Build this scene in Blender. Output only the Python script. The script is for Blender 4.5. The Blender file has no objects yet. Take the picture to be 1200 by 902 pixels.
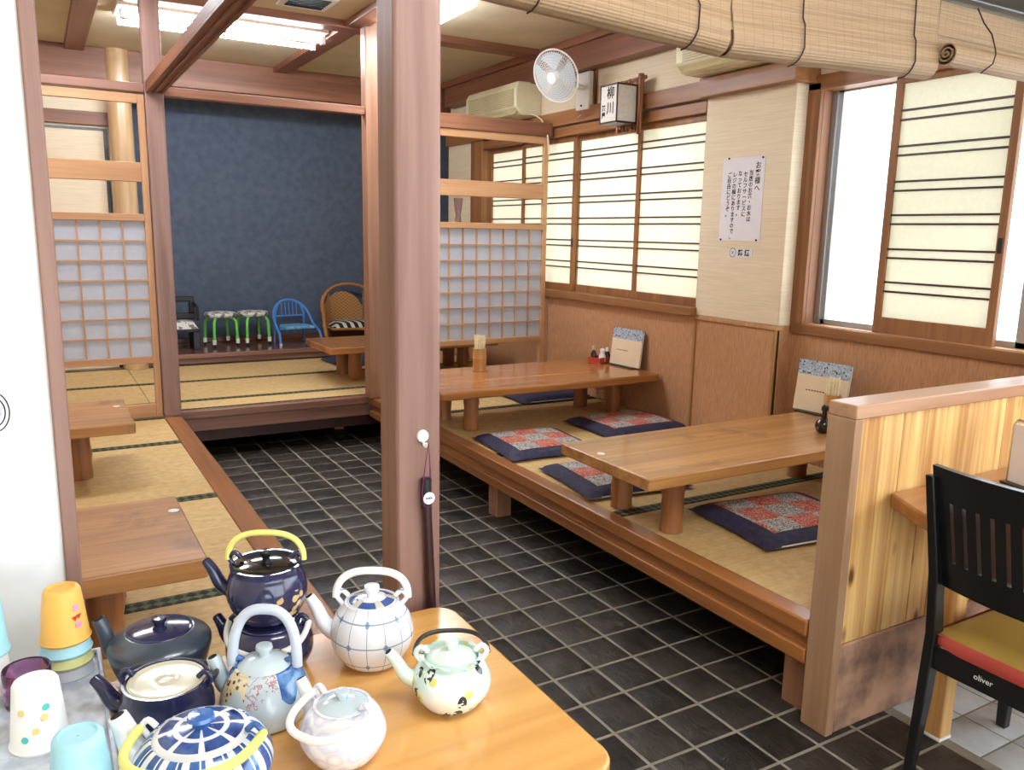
import bpy, math, random
from mathutils import Vector, Matrix
random.seed(7)
R = math.radians
PI = math.pi
S = 0.9            # drafting units (camera height 1.6) to metres
scn = bpy.context.scene
COL = scn.collection

# ------------------------------------------------------------------ camera
YAW, PITCH, ROLL = 0.526579, 0.184126, -0.0191315
cd = bpy.data.cameras.new('camera'); cam = bpy.data.objects.new('camera', cd); COL.objects.link(cam)
cd.sensor_fit = 'HORIZONTAL'; cd.sensor_width = 36.0; cd.lens = 954.69 / 1200 * 36.0; cd.clip_start = 0.02
fw = Vector((math.sin(YAW) * math.cos(PITCH), math.cos(YAW) * math.cos(PITCH), -math.sin(PITCH)))
rt0 = Vector((math.cos(YAW), -math.sin(YAW), 0)); dn0 = fw.cross(rt0)
rt = rt0 * math.cos(ROLL) + dn0 * math.sin(ROLL); dn = -rt0 * math.sin(ROLL) + dn0 * math.cos(ROLL)
m = Matrix((rt, -dn, -fw)).transposed().to_4x4(); m.translation = Vector((0, 0, 1.6))
cam.matrix_world = m
scn.camera = cam

# ------------------------------------------------------------------ daylight and exposure
w = bpy.data.worlds.new('overcast_sky'); scn.world = w; w.use_nodes = True
bg = w.node_tree.nodes['Background']; bg.inputs[0].default_value = (0.86, 0.94, 1.0, 1); bg.inputs[1].default_value = 3.0
vs = scn.view_settings
vs.view_transform = 'Standard'; vs.look = 'None'; vs.gamma = 1.0; vs.use_curve_mapping = False
vs.exposure = 1.02
LAMP = 1.0         # strength of every fluorescent lamp in the place
scn.cycles.use_denoising = True
scn.cycles.max_bounces = 10; scn.cycles.diffuse_bounces = 6; scn.cycles.glossy_bounces = 4
scn.cycles.transmission_bounces = 6; scn.cycles.transparent_max_bounces = 8
scn.cycles.sample_clamp_indirect = 4.0

# ------------------------------------------------------------------ materials
def lin(c):
    return tuple((x / 255 / 12.92 if x / 255 <= 0.04045 else ((x / 255 + 0.055) / 1.055) ** 2.4) for x in c) + (1,)

class NT:
    """small helper round a material's node tree"""
    def __init__(s, name):
        s.m = bpy.data.materials.new(name); s.m.use_nodes = True
        s.t = s.m.node_tree; s.b = s.t.nodes['Principled BSDF']; s.out = s.t.nodes['Material Output']
    def n(s, typ, **k):
        x = s.t.nodes.new(typ)
        for a, b in k.items(): setattr(x, a, b)
        return x
    def l(s, a, b): s.t.links.new(a, b)
    def put(s, sock, v):
        if isinstance(v, bpy.types.NodeSocket): s.l(v, sock)
        else: sock.default_value = v
    def math(s, op, a, b=0.0, c=0.0):
        x = s.n('ShaderNodeMath', operation=op)
        s.put(x.inputs[0], a); s.put(x.inputs[1], b); s.put(x.inputs[2], c)
        return x.outputs[0]
    def co(s, scale=(1, 1, 1), rnd=False, rot=(0, 0, 0)):
        tc = s.n('ShaderNodeTexCoord'); mp = s.n('ShaderNodeMapping')
        mp.inputs['Scale'].default_value = tuple(q / S for q in scale); mp.inputs['Rotation'].default_value = rot
        if rnd:
            oi = s.n('ShaderNodeObjectInfo'); v = s.n('ShaderNodeVectorMath', operation='SCALE')
            v.inputs[0].default_value = (37.0, 61.0, 23.0); s.l(oi.outputs['Random'], v.inputs['Scale'])
            ad = s.n('ShaderNodeVectorMath', operation='ADD'); s.l(tc.outputs['Object'], ad.inputs[0]); s.l(v.outputs[0], ad.inputs[1])
            s.l(ad.outputs[0], mp.inputs['Vector'])
        else: s.l(tc.outputs['Object'], mp.inputs['Vector'])
        return mp.outputs[0]
    def xyz(s):
        x = s.n('ShaderNodeSeparateXYZ'); s.l(s.co(), x.inputs[0]); return x.outputs
    def noise(s, vec, scale=1.0, detail=3.0, rough=0.55, dist=0.0):
        x = s.n('ShaderNodeTexNoise'); s.l(vec, x.inputs['Vector'])
        x.inputs['Scale'].default_value = scale; x.inputs['Detail'].default_value = detail
        x.inputs['Roughness'].default_value = rough; x.inputs['Distortion'].default_value = dist
        return x.outputs['Fac']
    def vor(s, vec, scale, out='Distance'):
        x = s.n('ShaderNodeTexVoronoi'); s.l(vec, x.inputs['Vector']); x.inputs['Scale'].default_value = scale
        return x.outputs[out]
    def ramp(s, fac, stops, interp='LINEAR'):
        x = s.n('ShaderNodeValToRGB'); s.l(fac, x.inputs[0]); r = x.color_ramp; r.interpolation = interp
        while len(r.elements) < len(stops): r.elements.new(0.5)
        for e, (p, c) in zip(r.elements, stops): e.position = p; e.color = lin(c) if max(c) > 1.001 or isinstance(c[0], int) else tuple(c) + (1,)
        return x.outputs[0]
    def mix(s, fac, a, b):
        x = s.n('ShaderNodeMix', data_type='RGBA')
        s.put(x.inputs[0], fac)
        for sk, v in ((x.inputs[6], a), (x.inputs[7], b)):
            if isinstance(v, bpy.types.NodeSocket): s.l(v, sk)
            else: sk.default_value = lin(v)
        return x.outputs[2]
    def bump(s, h, strength=0.3, dist=0.01):
        x = s.n('ShaderNodeBump'); x.inputs['Strength'].default_value = strength; x.inputs['Distance'].default_value = dist
        s.l(h, x.inputs['Height']); s.l(x.outputs[0], s.b.inputs['Normal'])
    def col(s, v):
        if isinstance(v, bpy.types.NodeSocket): s.l(v, s.b.inputs['Base Color'])
        else: s.b.inputs['Base Color'].default_value = lin(v)
    def fin(s, rough=0.5, spec=0.5, metal=0.0, coat=0.0):
        s.b.inputs['Roughness'].default_value = rough; s.b.inputs['Specular IOR Level'].default_value = spec
        s.b.inputs['Metallic'].default_value = metal; s.b.inputs['Coat Weight'].default_value = coat
        s.b.inputs['Coat Roughness'].default_value = 0.12
        return s.m

def plain(name, c, rough=0.5, spec=0.5, metal=0.0, coat=0.0, var=6, nscale=6.0, bump=0.0, bscale=60.0):
    t = NT(name)
    a = tuple(max(0, q - var) for q in c); b = tuple(min(255, q + var) for q in c)
    t.col(t.ramp(t.noise(t.co(), nscale, 2), [(0.35, a), (0.65, b)]))
    if bump: t.bump(t.noise(t.co(), bscale, 2), bump, 0.004)
    return t.fin(rough, spec, metal, coat)

def wood(name, dark, light, axis='X', rough=0.42, coat=0.0, fine=26.0, knots=False, bump=0.12, scuff=False):
    t = NT(name)
    long_ = 0.9
    sc = {'X': (long_, fine, fine), 'Y': (fine, long_, fine), 'Z': (fine, fine, long_)}[axis]
    s2 = {'X': (0.5, 5, 5), 'Y': (5, 0.5, 5), 'Z': (5, 5, 0.5)}[axis]
    a = t.noise(t.co(sc, True), 1.0, 5, 0.6, 0.4)
    b = t.noise(t.co(s2, True), 1.0, 3, 0.5, 0.9)
    f = t.math('ADD', t.math('MULTIPLY', a, 0.55), t.math('MULTIPLY', b, 0.45))
    c = t.ramp(f, [(0.34, dark), (0.62, light)])
    if knots:
        s3 = {'X': (2.2, 7, 7), 'Y': (7, 2.2, 7), 'Z': (7.5, .02, 3.2)}[axis]
        k = t.vor(t.co(s3, True), 1.0)
        c = t.mix(t.ramp(k, [(0.06, (.95, .95, .95)), (0.15, (0., 0., 0.))]), c, (95, 50, 22))
    if scuff:
        k = t.noise(t.co((3.0, 9.0, 1.0), True), 1.6, 5, 0.7, 0.6)
        c = t.mix(t.ramp(k, [(0.63, (0., 0., 0.)), (0.72, (.55, .55, .55))]), c, (216, 176, 124))
        k2 = t.noise(t.co((4.0, 5.0, 1.0), True), 1.0, 4, 0.6, 0.4)
        c = t.mix(t.ramp(k2, [(0.30, (.6, .6, .6)), (0.42, (0., 0., 0.))]), c, (104, 66, 38))
    t.col(c)
    t.bump(a, bump, 0.003)
    return t.fin(rough, 0.45, 0.0, coat)

M = {}
M['pillar'] = wood('pillar_wood', (120, 86, 74), (156, 122, 110), 'Z', 0.5)
M['postz'] = wood('post_wood', (124, 82, 58), (158, 114, 86), 'Z', 0.45)
M['beamx'] = wood('beam_wood_x', (110, 66, 46), (146, 98, 72), 'X', 0.45)
M['beamy'] = wood('beam_wood_y', (110, 66, 46), (146, 98, 72), 'Y', 0.45)
M['paleX'] = wood('pale_rail_wood_x', (170, 120, 80), (202, 156, 112), 'X', 0.5)
M['paleZ'] = wood('pale_rail_wood_z', (170, 120, 80), (202, 156, 112), 'Z', 0.5)
M['plankY'] = wood('plank_wood_y', (118, 70, 34), (172, 112, 60), 'Y', 0.3, 0.25)
M['plankX'] = wood('plank_wood_x', (112, 72, 56), (148, 106, 88), 'X', 0.35, 0.1)
M['table'] = wood('low_table_wood', (142, 94, 48), (196, 142, 84), 'X', 0.33, 0.2, scuff=True)
M['tablered'] = wood('red_table_wood', (142, 88, 44), (188, 126, 70), 'X', 0.25, 0.4)
M['log'] = wood('log_leg_wood', (124, 76, 42), (170, 114, 70), 'Z', 0.4, 0.1)
M['log_pole'] = wood('polished_log_wood', (166, 128, 88), (208, 174, 130), 'Z', 0.3, 0.3, 12)
M['counter'] = wood('honey_counter_wood', (200, 142, 74), (224, 170, 98), 'X', 0.22, 0.35, 18, bump=0.04)
M['pine'] = wood('knotty_pine', (166, 100, 46), (238, 200, 130), 'Z', 0.42, 0.1, 30, knots=True)
M['frame'] = wood('partition_frame_wood', (146, 110, 80), (176, 140, 110), 'Z', 0.45)
M['frameX'] = wood('partition_cap_wood', (164, 120, 90), (194, 152, 122), 'X', 0.4, 0.1)
M['deskwood'] = wood('live_edge_wood', (132, 84, 44), (184, 126, 70), 'X', 0.3, 0.3)
M['shojiwoodY'] = wood('shoji_wood_y', (120, 76, 44), (160, 110, 66), 'Y', 0.45)
M['shojiwoodZ'] = wood('shoji_wood_z', (120, 76, 44), (160, 110, 66), 'Z', 0.45)
M['toko'] = wood('alcove_board_wood', (92, 56, 42), (128, 84, 64), 'X', 0.22, 0.4)
M['strip'] = wood('tan_trim_wood', (150, 108, 62), (180, 136, 86), 'Z', 0.5)
t = NT('slate_tile'); v = t.co((1, 1, 1), True); a = t.noise(v, 9, 5, 0.65, 1.6); oi = t.n('ShaderNodeObjectInfo')
f = t.math('ADD', t.math('MULTIPLY', a, 0.75), t.math('MULTIPLY', oi.outputs['Random'], 0.25))
t.col(t.ramp(f, [(0.3, (26, 23, 21)), (0.75, (66, 58, 52))])); t.bump(t.noise(t.co((14, 5, 5), True), 2.5, 5, 0.65, 1.2), 0.7, 0.006); M['slate'] = t.fin(0.45, 0.35)
M['grout'] = plain('pale_grout', (138, 132, 118), 0.9, 0.2, nscale=20)
t = NT('white_tile'); v = t.co((1, 1, 1), True)
t.col(t.ramp(t.noise(v, 8, 4), [(0.3, (176, 182, 188)), (0.7, (212, 216, 220))])); M['wtile'] = t.fin(0.35, 0.4)
t = NT('far_floor_tile'); br = t.n('ShaderNodeTexBrick'); t.l(t.co(), br.inputs['Vector']); br.offset = 0
br.inputs['Scale'].default_value = 1; br.inputs['Brick Width'].default_value = .1815; br.inputs['Row Height'].default_value = .1829; br.inputs['Mortar Size'].default_value = .006
br.inputs['Color1'].default_value = lin((38, 36, 37)); br.inputs['Color2'].default_value = lin((50, 46, 45)); br.inputs['Mortar'].default_value = lin((150, 144, 130))
t.col(br.outputs['Color']); M['farfloor'] = t.fin(0.5, 0.35)
t = NT('tatami_straw'); a = t.noise(t.co((4, 260, 4)), 1, 2); b = t.noise(t.co((30, 30, 30)), 1, 3)
t.col(t.ramp(t.math('ADD', t.math('MULTIPLY', a, .5), t.math('MULTIPLY', b, .5)), [(0.35, (188, 154, 102)), (0.65, (218, 186, 130))])); t.bump(a, 0.4, 0.003); M['tatami'] = t.fin(0.6, 0.35)
t = NT('tatami_border_cloth'); c = t.n('ShaderNodeTexChecker'); t.l(t.co((34, 34, 34), False, (0, 0, R(45))), c.inputs[0]); c.inputs[1].default_value = lin((30, 38, 28)); c.inputs[2].default_value = lin((92, 94, 66)); c.inputs[3].default_value = 1.0
t.col(c.outputs[0]); M['heri'] = t.fin(0.7, 0.2)
t = NT('beige_plaster'); a = t.noise(t.co((1.5, 1.5, 60)), 3, 3); t.col(t.ramp(a, [(0.3, (220, 202, 172)), (0.7, (234, 218, 192))])); t.bump(a, 0.15, 0.003); M['plaster'] = t.fin(0.85, 0.2)
t = NT('wainscot_cloth'); a = t.noise(t.co((70, 70, 9)), 2, 3); t.col(t.ramp(a, [(0.3, (172, 124, 88)), (0.7, (198, 150, 112))])); t.bump(a, 0.25, 0.003); M['wains'] = t.fin(0.7, 0.25)
M['navy'] = plain('navy_wall_cloth', (82, 92, 108), 0.8, 0.25, var=5, nscale=14, bump=0.15, bscale=120)
M['ceil'] = plain('ceiling_cloth', (206, 192, 164), 0.9, 0.15, var=5, nscale=3)
M['blackwood'] = plain('black_lacquer', (20, 19, 20), 0.32, 0.5, var=3, coat=0.2)
M['black'] = plain('black_plastic', (24, 24, 27), 0.4, 0.5, var=3)
M['darkred'] = plain('dark_brown_lacquer', (62, 30, 22), 0.35, 0.5)

def paper(name, c, trans, rough=0.9):
    t = NT(name)
    c2 = t.ramp(t.noise(t.co(), 40, 3), [(0.3, tuple(q - 5 for q in c)), (0.7, c)])
    d = t.n('ShaderNodeBsdfDiffuse'); tr = t.n('ShaderNodeBsdfTranslucent'); mx = t.n('ShaderNodeMixShader')
    t.l(c2, d.inputs[0]); t.l(c2, tr.inputs[0]); mx.inputs[0].default_value = trans
    t.l(d.outputs[0], mx.inputs[1]); t.l(tr.outputs[0], mx.inputs[2]); t.l(mx.outputs[0], t.out.inputs[0])
    return t.m
M['shoji'] = paper('shoji_paper', (248, 246, 232), 0.31)
M['screenpaper'] = paper('screen_paper', (218, 222, 232), 0.4)
M['frost'] = paper('frosted_glass', (252, 253, 255), 0.85)
M['fusuma'] = plain('white_fusuma_paper', (240, 243, 246), 0.8, 0.2, var=4, nscale=12)
M['alu'] = plain('aluminium', (176, 180, 182), 0.35, 0.5, 0.8, var=3)
M['chrome'] = plain('chrome', (200, 202, 205), 0.18, 0.5, 1.0, var=2)
M['white'] = plain('white_plastic', (236, 236, 232), 0.4, 0.4, var=3)
M['cream'] = plain('cream_plastic', (222, 212, 178), 0.45, 0.4, var=6)
M['creamdk'] = plain('yellowed_plastic', (196, 182, 138), 0.5, 0.4, var=6)
M['whitepaper'] = plain('white_paper', (228, 224, 228), 0.85, 0.2, var=2)
M['ink'] = plain('black_ink', (28, 26, 28), 0.8, 0.2, var=2)
M['greyink'] = plain('grey_ink', (92, 82, 76), 0.8, 0.2, var=2)
M['lampshell'] = plain('lamp_white_enamel', (232, 230, 224), 0.4, 0.4, var=2)

def emit(name, c, st):
    t = NT(name); t.col(t.ramp(t.noise(t.co(), 1.0, 1), [(0.2, c), (0.8, c)])); t.b.inputs['Emission Color'].default_value = lin(c); t.b.inputs['Emission Strength'].default_value = st
    return t.fin(0.4)
M['tube'] = emit('fluorescent_tube', (238, 245, 255), 60 * LAMP)
M['diff'] = emit('lamp_diffuser', (240, 246, 255), 22 * LAMP)

# bamboo blind
t = NT('bamboo_blind'); o = t.xyz()
reed = t.math('SINE', t.math('MULTIPLY', o[2], 900.0))
thr = t.math('LESS_THAN', t.math('FRACT', t.math('MULTIPLY', o[0], 28.0)), 0.09)
base = t.ramp(t.noise(t.co((3, 200, 200)), 1, 3), [(0.3, (138, 111, 82)), (0.7, (166, 138, 107))])
t.col(t.mix(t.math('MULTIPLY', thr, 0.3), base, (120, 92, 62))); t.bump(reed, 0.25, 0.002); M['blind'] = t.fin(0.6, 0.3)
M['cordblk'] = plain('dark_cord', (52, 42, 34), 0.7, 0.2)

# zabuton cloths
M['zab'] = plain('navy_cushion_cloth', (54, 52, 74), 0.75, 0.25, var=6, nscale=40, bump=0.2, bscale=300)
t = NT('patchwork_cloth'); o = t.xyz()
def cell(q, w_): return t.math('FLOOR', t.math('MULTIPLY', t.math('ADD', q, 3 * w_ / 2), 1 / w_))
ck = t.math('MODULO', t.math('ADD', t.math('ADD', cell(o[0], .145), cell(o[1], .145)), 8.0), 2.0)
fl = t.ramp(t.noise(t.co(), 75, 3, 0.6, 2.5), [(0.44, (70, 68, 78)), (0.54, (206, 200, 192))])
fr = t.ramp(t.noise(t.co(), 50, 3, 0.6, 2.0), [(0.46, (176, 70, 54)), (0.60, (206, 158, 142))])
t.col(t.mix(ck, fl, fr)); M['patch'] = t.fin(0.8, 0.2)
M['piping'] = plain('white_piping', (226, 228, 236), 0.6)

# ------------------------------------------------------------------ mesh helpers
class MB:
    def __init__(s): s.v = []; s.f = []; s.mi = []; s.cur = 0
    def face(s, idx): s.f.append(idx); s.mi.append(s.cur)
    def box(s, x0, x1, y0, y1, z0, z1):
        b = len(s.v)
        s.v += [(x, y, z) for z in (z0, z1) for y in (y0, y1) for x in (x0, x1)]
        for q in ((0, 2, 3, 1), (4, 5, 7, 6), (0, 1, 5, 4), (2, 6, 7, 3), (0, 4, 6, 2), (1, 3, 7, 5)): s.face(tuple(b + i for i in q))
        return s
    def prism(s, pts, z0, z1):
        b = len(s.v); n = len(pts)
        s.v += [(x, y, z0) for x, y in pts] + [(x, y, z1) for x, y in pts]
        s.face(tuple(b + i for i in range(n))[::-1]); s.face(tuple(b + n + i for i in range(n)))
        for i in range(n): j = (i + 1) % n; s.face((b + i, b + j, b + n + j, b + n + i))
        return s
    def extr_x(s, pts, x0, x1):
        """profile of (y, z) points extruded along x"""
        b = len(s.v); n = len(pts)
        s.v += [(x0, y, z) for y, z in pts] + [(x1, y, z) for y, z in pts]
        s.face(tuple(b + i for i in range(n))); s.face(tuple(b + n + i for i in range(n))[::-1])
        for i in range(n): j = (i + 1) % n; s.face((b + j, b + i, b + n + i, b + n + j))
        return s
    def lathe(s, prof, seg=32, c=(0, 0, 0), cap=True):
        b = len(s.v); n = len(prof)
        for r, z in prof:
            for k in range(seg):
                a = 2 * PI * k / seg; s.v.append((c[0] + r * math.cos(a), c[1] + r * math.sin(a), c[2] + z))
        for i in range(n - 1):
            for k in range(seg):
                k2 = (k + 1) % seg; s.face((b + i * seg + k, b + i * seg + k2, b + (i + 1) * seg + k2, b + (i + 1) * seg + k))
        if cap:
            s.face(tuple(b + k for k in range(seg))[::-1]); s.face(tuple(b + (n - 1) * seg + k for k in range(seg)))
        return s
    def tube(s, path, rad, seg=10, closed=False, sq=None):
        P = [Vector(p) for p in path]; n = len(P)
        if not isinstance(rad, (list, tuple)): rad = [rad] * n
        b = len(s.v); up = None
        for i in range(n):
            a = P[(i - 1) % n] if (closed or i > 0) else P[i]; c = P[(i + 1) % n] if (closed or i < n - 1) else P[i]
            d = (c - a).normalized()
            if up is None: up = d.orthogonal().normalized()
            up = (up - d * up.dot(d)).normalized(); sd = d.cross(up)
            for k in range(seg):
                t_ = 2 * PI * k / seg; s.v.append(tuple(P[i] + (up * math.cos(t_) + sd * math.sin(t_)) * rad[i]))
        m_ = n if closed else n - 1
        for i in range(m_):
            j = (i + 1) % n
            for k in range(seg):
                k2 = (k + 1) % seg; s.face((b + i * seg + k, b + i * seg + k2, b + j * seg + k2, b + j * seg + k))
        if not closed:
            s.face(tuple(b + k for k in range(seg))[::-1]); s.face(tuple(b + (n - 1) * seg + k for k in range(seg)))
        return s
    def grid(s, fn, nu, nv, closed_u=False):
        b = len(s.v)
        for i in range(nu + 1):
            for j in range(nv + 1): s.v.append(fn(i / nu, j / nv))
        for i in range(nu):
            for j in range(nv): a = b + i * (nv + 1) + j; s.face((a, a + nv + 1, a + nv + 2, a + 1))
        return s
    def build(s, name, mat, parent=None, loc=(0, 0, 0), rot=(0, 0, 0), bevel=0.0, sharp=38):
        me = bpy.data.meshes.new(name); me.from_pydata(s.v, [], s.f)
        for mm in (mat if isinstance(mat, (list, tuple)) else [mat]): me.materials.append(mm)
        for p, i in zip(me.polygons, s.mi): p.material_index = i; p.use_smooth = True
        me.update(); me.set_sharp_from_angle(angle=R(sharp))
        o = bpy.data.objects.new(name, me); COL.objects.link(o)
        o.location = loc; o.rotation_euler = rot
        if parent: o.parent = parent
        if bevel:
            bv = o.modifiers.new('bevel', 'BEVEL'); bv.width = bevel; bv.segments = 2; bv.limit_method = 'ANGLE'; bv.angle_limit = R(40)
        return o

def BX(name, mat, parent, x0, x1, y0, y1, z0, z1, bevel=0.004):
    return MB().box(x0, x1, y0, y1, z0, z1).build(name, mat, parent, bevel=bevel)
def tag(o, label=None, cat=None, group=None, kind=None):
    if label: o['label'] = label
    if cat: o['category'] = cat
    if group: o['group'] = group
    if kind: o['kind'] = kind
    return o
def thing(name, label, cat, loc=(0, 0, 0), rz=0.0, group=None):
    o = bpy.data.objects.new(name, None); COL.objects.link(o); o.empty_display_size = 0.05
    o.location = loc; o.rotation_euler = (0, 0, rz)
    return tag(o, label, cat, group)
def copy_tree(o, parent=None):
    c = o.copy(); COL.objects.link(c); c.parent = parent
    for ch in list(o.children): copy_tree(ch, c)
    return c
def text_mesh(body, size, mat, parent, matrix, name='lettering', depth=0.0004, line=1.0, align='CENTER', bold=0.0):
    cu = bpy.data.curves.new('txt', 'FONT'); cu.body = body; cu.size = size; cu.align_x = align; cu.align_y = 'CENTER'
    cu.space_line = line; cu.extrude = depth; cu.offset = bold; cu.resolution_u = 2
    ob = bpy.data.objects.new('txt', cu); COL.objects.link(ob)
    dg = bpy.context.evaluated_depsgraph_get(); me = bpy.data.meshes.new_from_object(ob.evaluated_get(dg))
    bpy.data.objects.remove(ob); bpy.data.curves.remove(cu)
    me.transform(matrix); me.materials.clear(); me.materials.append(mat); me.name = name
    o = bpy.data.objects.new(name, me); COL.objects.link(o); o.parent = parent
    return o
def facing_mx(y, z, x):      # flat text on a face that looks towards -X: text right = -Y, up = +Z
    return Matrix(((0, 0, -1, x), (-1, 0, 0, y), (0, 1, 0, z), (0, 0, 0, 1)))
def facing_my(x, z, y):      # text on a face that looks towards -Y
    return Matrix(((1, 0, 0, x), (0, 0, -1, y), (0, 1, 0, z), (0, 0, 0, 1)))

# ================================================================== SETTING
HP = 0.36            # height of the tatami platforms
XW = 3.68            # inner face of the right wall
CZ = 3.03            # ceiling
# ---- floor with slate and white tiles
PX, PY, X0, Y0 = .1815, .1829, 1.703 - 5 * .1815, 2.821 - 9 * .1829
NX, NY = 9, 29
XE, YE = X0 + NX * PX, Y0 + NY * PY
b = MB(); b.box(X0, 4.4, Y0, YE, -.06, -.002); b.cur = 1
b.box(-3, 4.4, -3.5, Y0, -.06, -.001); b.box(-3, X0, Y0, 9, -.06, -.001); b.box(X0, 4.4, YE, 9, -.06, -.001)
floor = tag(b.build('floor', [M['grout'], M['farfloor']]), 'dark slate tile floor with pale grout lines', kind='structure')
def tile_mesh(name, wx, wy, mat):
    o = MB().box(-wx / 2, wx / 2, -wy / 2, wy / 2, -.012, 0).build(name, mat)
    b2 = MB(); e = .004
    b2.v = [(sx * wx / 2, sy * wy / 2, -.012) for sy in (-1, 1) for sx in (-1, 1)] + [(sx * wx / 2, sy * wy / 2, -.002) for sy in (-1, 1) for sx in (-1, 1)] + [(sx * (wx / 2 - e), sy * (wy / 2 - e), 0) for sy in (-1, 1) for sx in (-1, 1)]
    for a_, c_ in ((0, 4), (4, 8)):
        for i, j in ((0, 1), (1, 3), (3, 2), (2, 0)): b2.face((a_ + i, a_ + j, c_ + j, c_ + i))
    b2.face((8, 9, 11, 10))
    me = b2.build(name, mat).data
    for q in [x for x in list(bpy.data.objects) if x.name.startswith(name)]: bpy.data.objects.remove(q)
    return me
tm = tile_mesh('tile', PX - .0115, PY - .0115, M['slate'])
for i in range(NX):
    for j in range(NY):
        x, y = X0 + (i + .5) * PX, Y0 + (j + .5) * PY
        if x > 2.43 and y < 1.5: continue
        o = bpy.data.objects.new('tile', tm); COL.objects.link(o); o.parent = floor
        o.location = (x, y, random.uniform(-.0006, .0008)); o.rotation_euler = (random.uniform(-.003, .003), random.uniform(-.003, .003), random.uniform(-.006, .006))
wm = tile_mesh('white_tile', .175 - .006, .165 - .006, M['wtile'])
for i in range(6):
    for j in range(5):
        o = bpy.data.objects.new('white_tile', wm); COL.objects.link(o); o.parent = floor
        o.location = (2.467 + (i + .5) * .175, 1.5815 - (j + .5) * .165, random.uniform(-.0005, .0005))

# ---- ceiling with battens
ceiling = tag(MB().box(-1.5, 4.4, -3.0, 8.9, CZ, CZ + .08).build('ceiling', M['ceil']), 'beige cloth ceiling crossed by brown battens', kind='structure')
for x0, x1 in ((.32, .46), (1.98, 2.12)): BX('batten', M['beamy'], ceiling, x0, x1, 1.8, 7.8, CZ - .045, CZ + .005)
for y0, y1 in ((3.7, 3.82), (5.80, 5.95)): BX('batten', M['beamx'], ceiling, -1.3, 3.6, y0, y1, CZ - .05, CZ + .004)

# ---- right wall
wr = tag(MB().box(3.72, 3.86, 3.98, 7.69, 0, 1.09).build('wall_right', M['plaster']), 'beige right wall with brown wainscot and timber rails', kind='structure')
def W(name, mat, *a, bevel=0.003): return BX(name, mat, wr, *a, bevel=bevel)
W('wainscot_panel', M['wains'], XW, 3.72, 3.975, 5.76, HP, 1.094)
W('wainscot_panel', M['wains'], XW, 3.72, 5.765, 7.69, HP, 1.094)
W('wainscot_panel', M['wains'], XW, 3.72, 3.289, 3.968, 0, 1.075)
W('edge_strip', M['strip'], XW - .010, 3.70, 3.962, 3.984, HP, 1.1)
W('edge_strip', M['strip'], XW - .010, 3.70, 3.289, 3.311, HP, 1.1)
W('chair_rail', M['paleX'], XW - .012, 3.72, 3.286, 3.972, 1.075, 1.10)
W('plaster_panel', M['plaster'], XW, 3.9, 3.287, 3.985, 1.10, 2.46, bevel=.006)
W('wainscot_panel', M['wains'], 3.70, 3.9, 3.287, 3.968, 0, 1.1)
W('plaster_panel', M['plaster'], XW, 3.86, 7.16, 7.69, 1.09, 2.46)
W('plaster_panel', M['plaster'], XW + .02, 3.86, 3.0, 7.69, 2.53, 2.82)
W('plaster_panel', M['plaster'], XW + .12, 3.9, -3.0, 3.30, 2.43, 3.03)
T1 = tag(MB().box(XW - .035, 3.86, 3.985, 7.69, 2.44, 2.545).box(XW - .075, 3.86, 3.235, 3.985, 2.44, 2.55).build('trim_1', M['shojiwoodY'], bevel=.003), 'brown rail along the right wall above the shoji window', kind='structure')
W('track', M['shojiwoodY'], XW - .005, 3.86, 3.985, 7.16, 2.36, 2.43)
T2 = tag(MB().box(XW - .09, 3.9, 1.75, 7.6, 2.80, CZ - .055).build('trim_2', M['beamy'], bevel=.003), 'deep brown cornice where the right wall meets the ceiling', kind='structure')
BX('cornice_lip', M['beamy'], T2, XW - .12, 3.9, 1.75, 7.6, CZ - .055, CZ + .002)
W('post', M['shojiwoodZ'], XW - .02, 3.86, 6.935, 7.16, HP + .74, 2.44)
W('wainscot_panel', M['wains'], 3.797, 3.9, -3.0, 3.30, 0, 1.062)

Z_MUNT = [2.240, 2.194, 2.066, 2.022, 1.893, 1.848, 1.727, 1.682, 1.556, 1.511, 1.387, 1.339]
def shoji(parent, y0, y1, x, zb, zt, st=.036, handle=None):
    """one sliding paper panel in the plane X = x"""
    b = MB(); b.box(x, x + .03, y0, y0 + st, zb, zt); b.box(x, x + .03, y1 - st, y1, zb, zt)
    b.box(x, x + .03, y0 + st, y1 - st, zb, 1.205); b.box(x, x + .03, y0 + st, y1 - st, zt - .05, zt)
    f_ = b.build('shoji_panel', M['shojiwoodZ'], parent, bevel=.002)
    MB().box(x + .017, x + .019, y0 + st - .004, y1 - st + .004, 1.2, zt - .045).build('paper', M['shoji'], f_)
    mm = MB().box(x + .006, x + .017, y0 + st - .002, y1 - st + .002, -.005, .005).build('muntin', M['darkred'], f_)
    mm.location.z = Z_MUNT[0]
    for z in Z_MUNT[1:]:
        c = mm.copy(); COL.objects.link(c); c.location.z = z
    if handle: BX('finger_pull', M['black'], f_, x - .002, x + .004, handle[0], handle[0] + .02, handle[1], handle[1] + .07, bevel=0)
    return f_
w1 = tag(MB().box(3.63, 3.86, 3.97, 7.0, 1.094, 1.15).build('window_1', M['shojiwoodY'], bevel=.004), 'long shoji window behind the low tables', kind='structure')
for i, (a, c) in enumerate(((3.985, 4.70), (4.665, 5.50), (5.465, 6.29), (6.25, 6.935))):
    shoji(w1, a, c, 3.715 + (.035 if i % 2 else 0), 1.15, 2.37, handle=(5.47, 1.5) if i == 2 else None)
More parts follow.
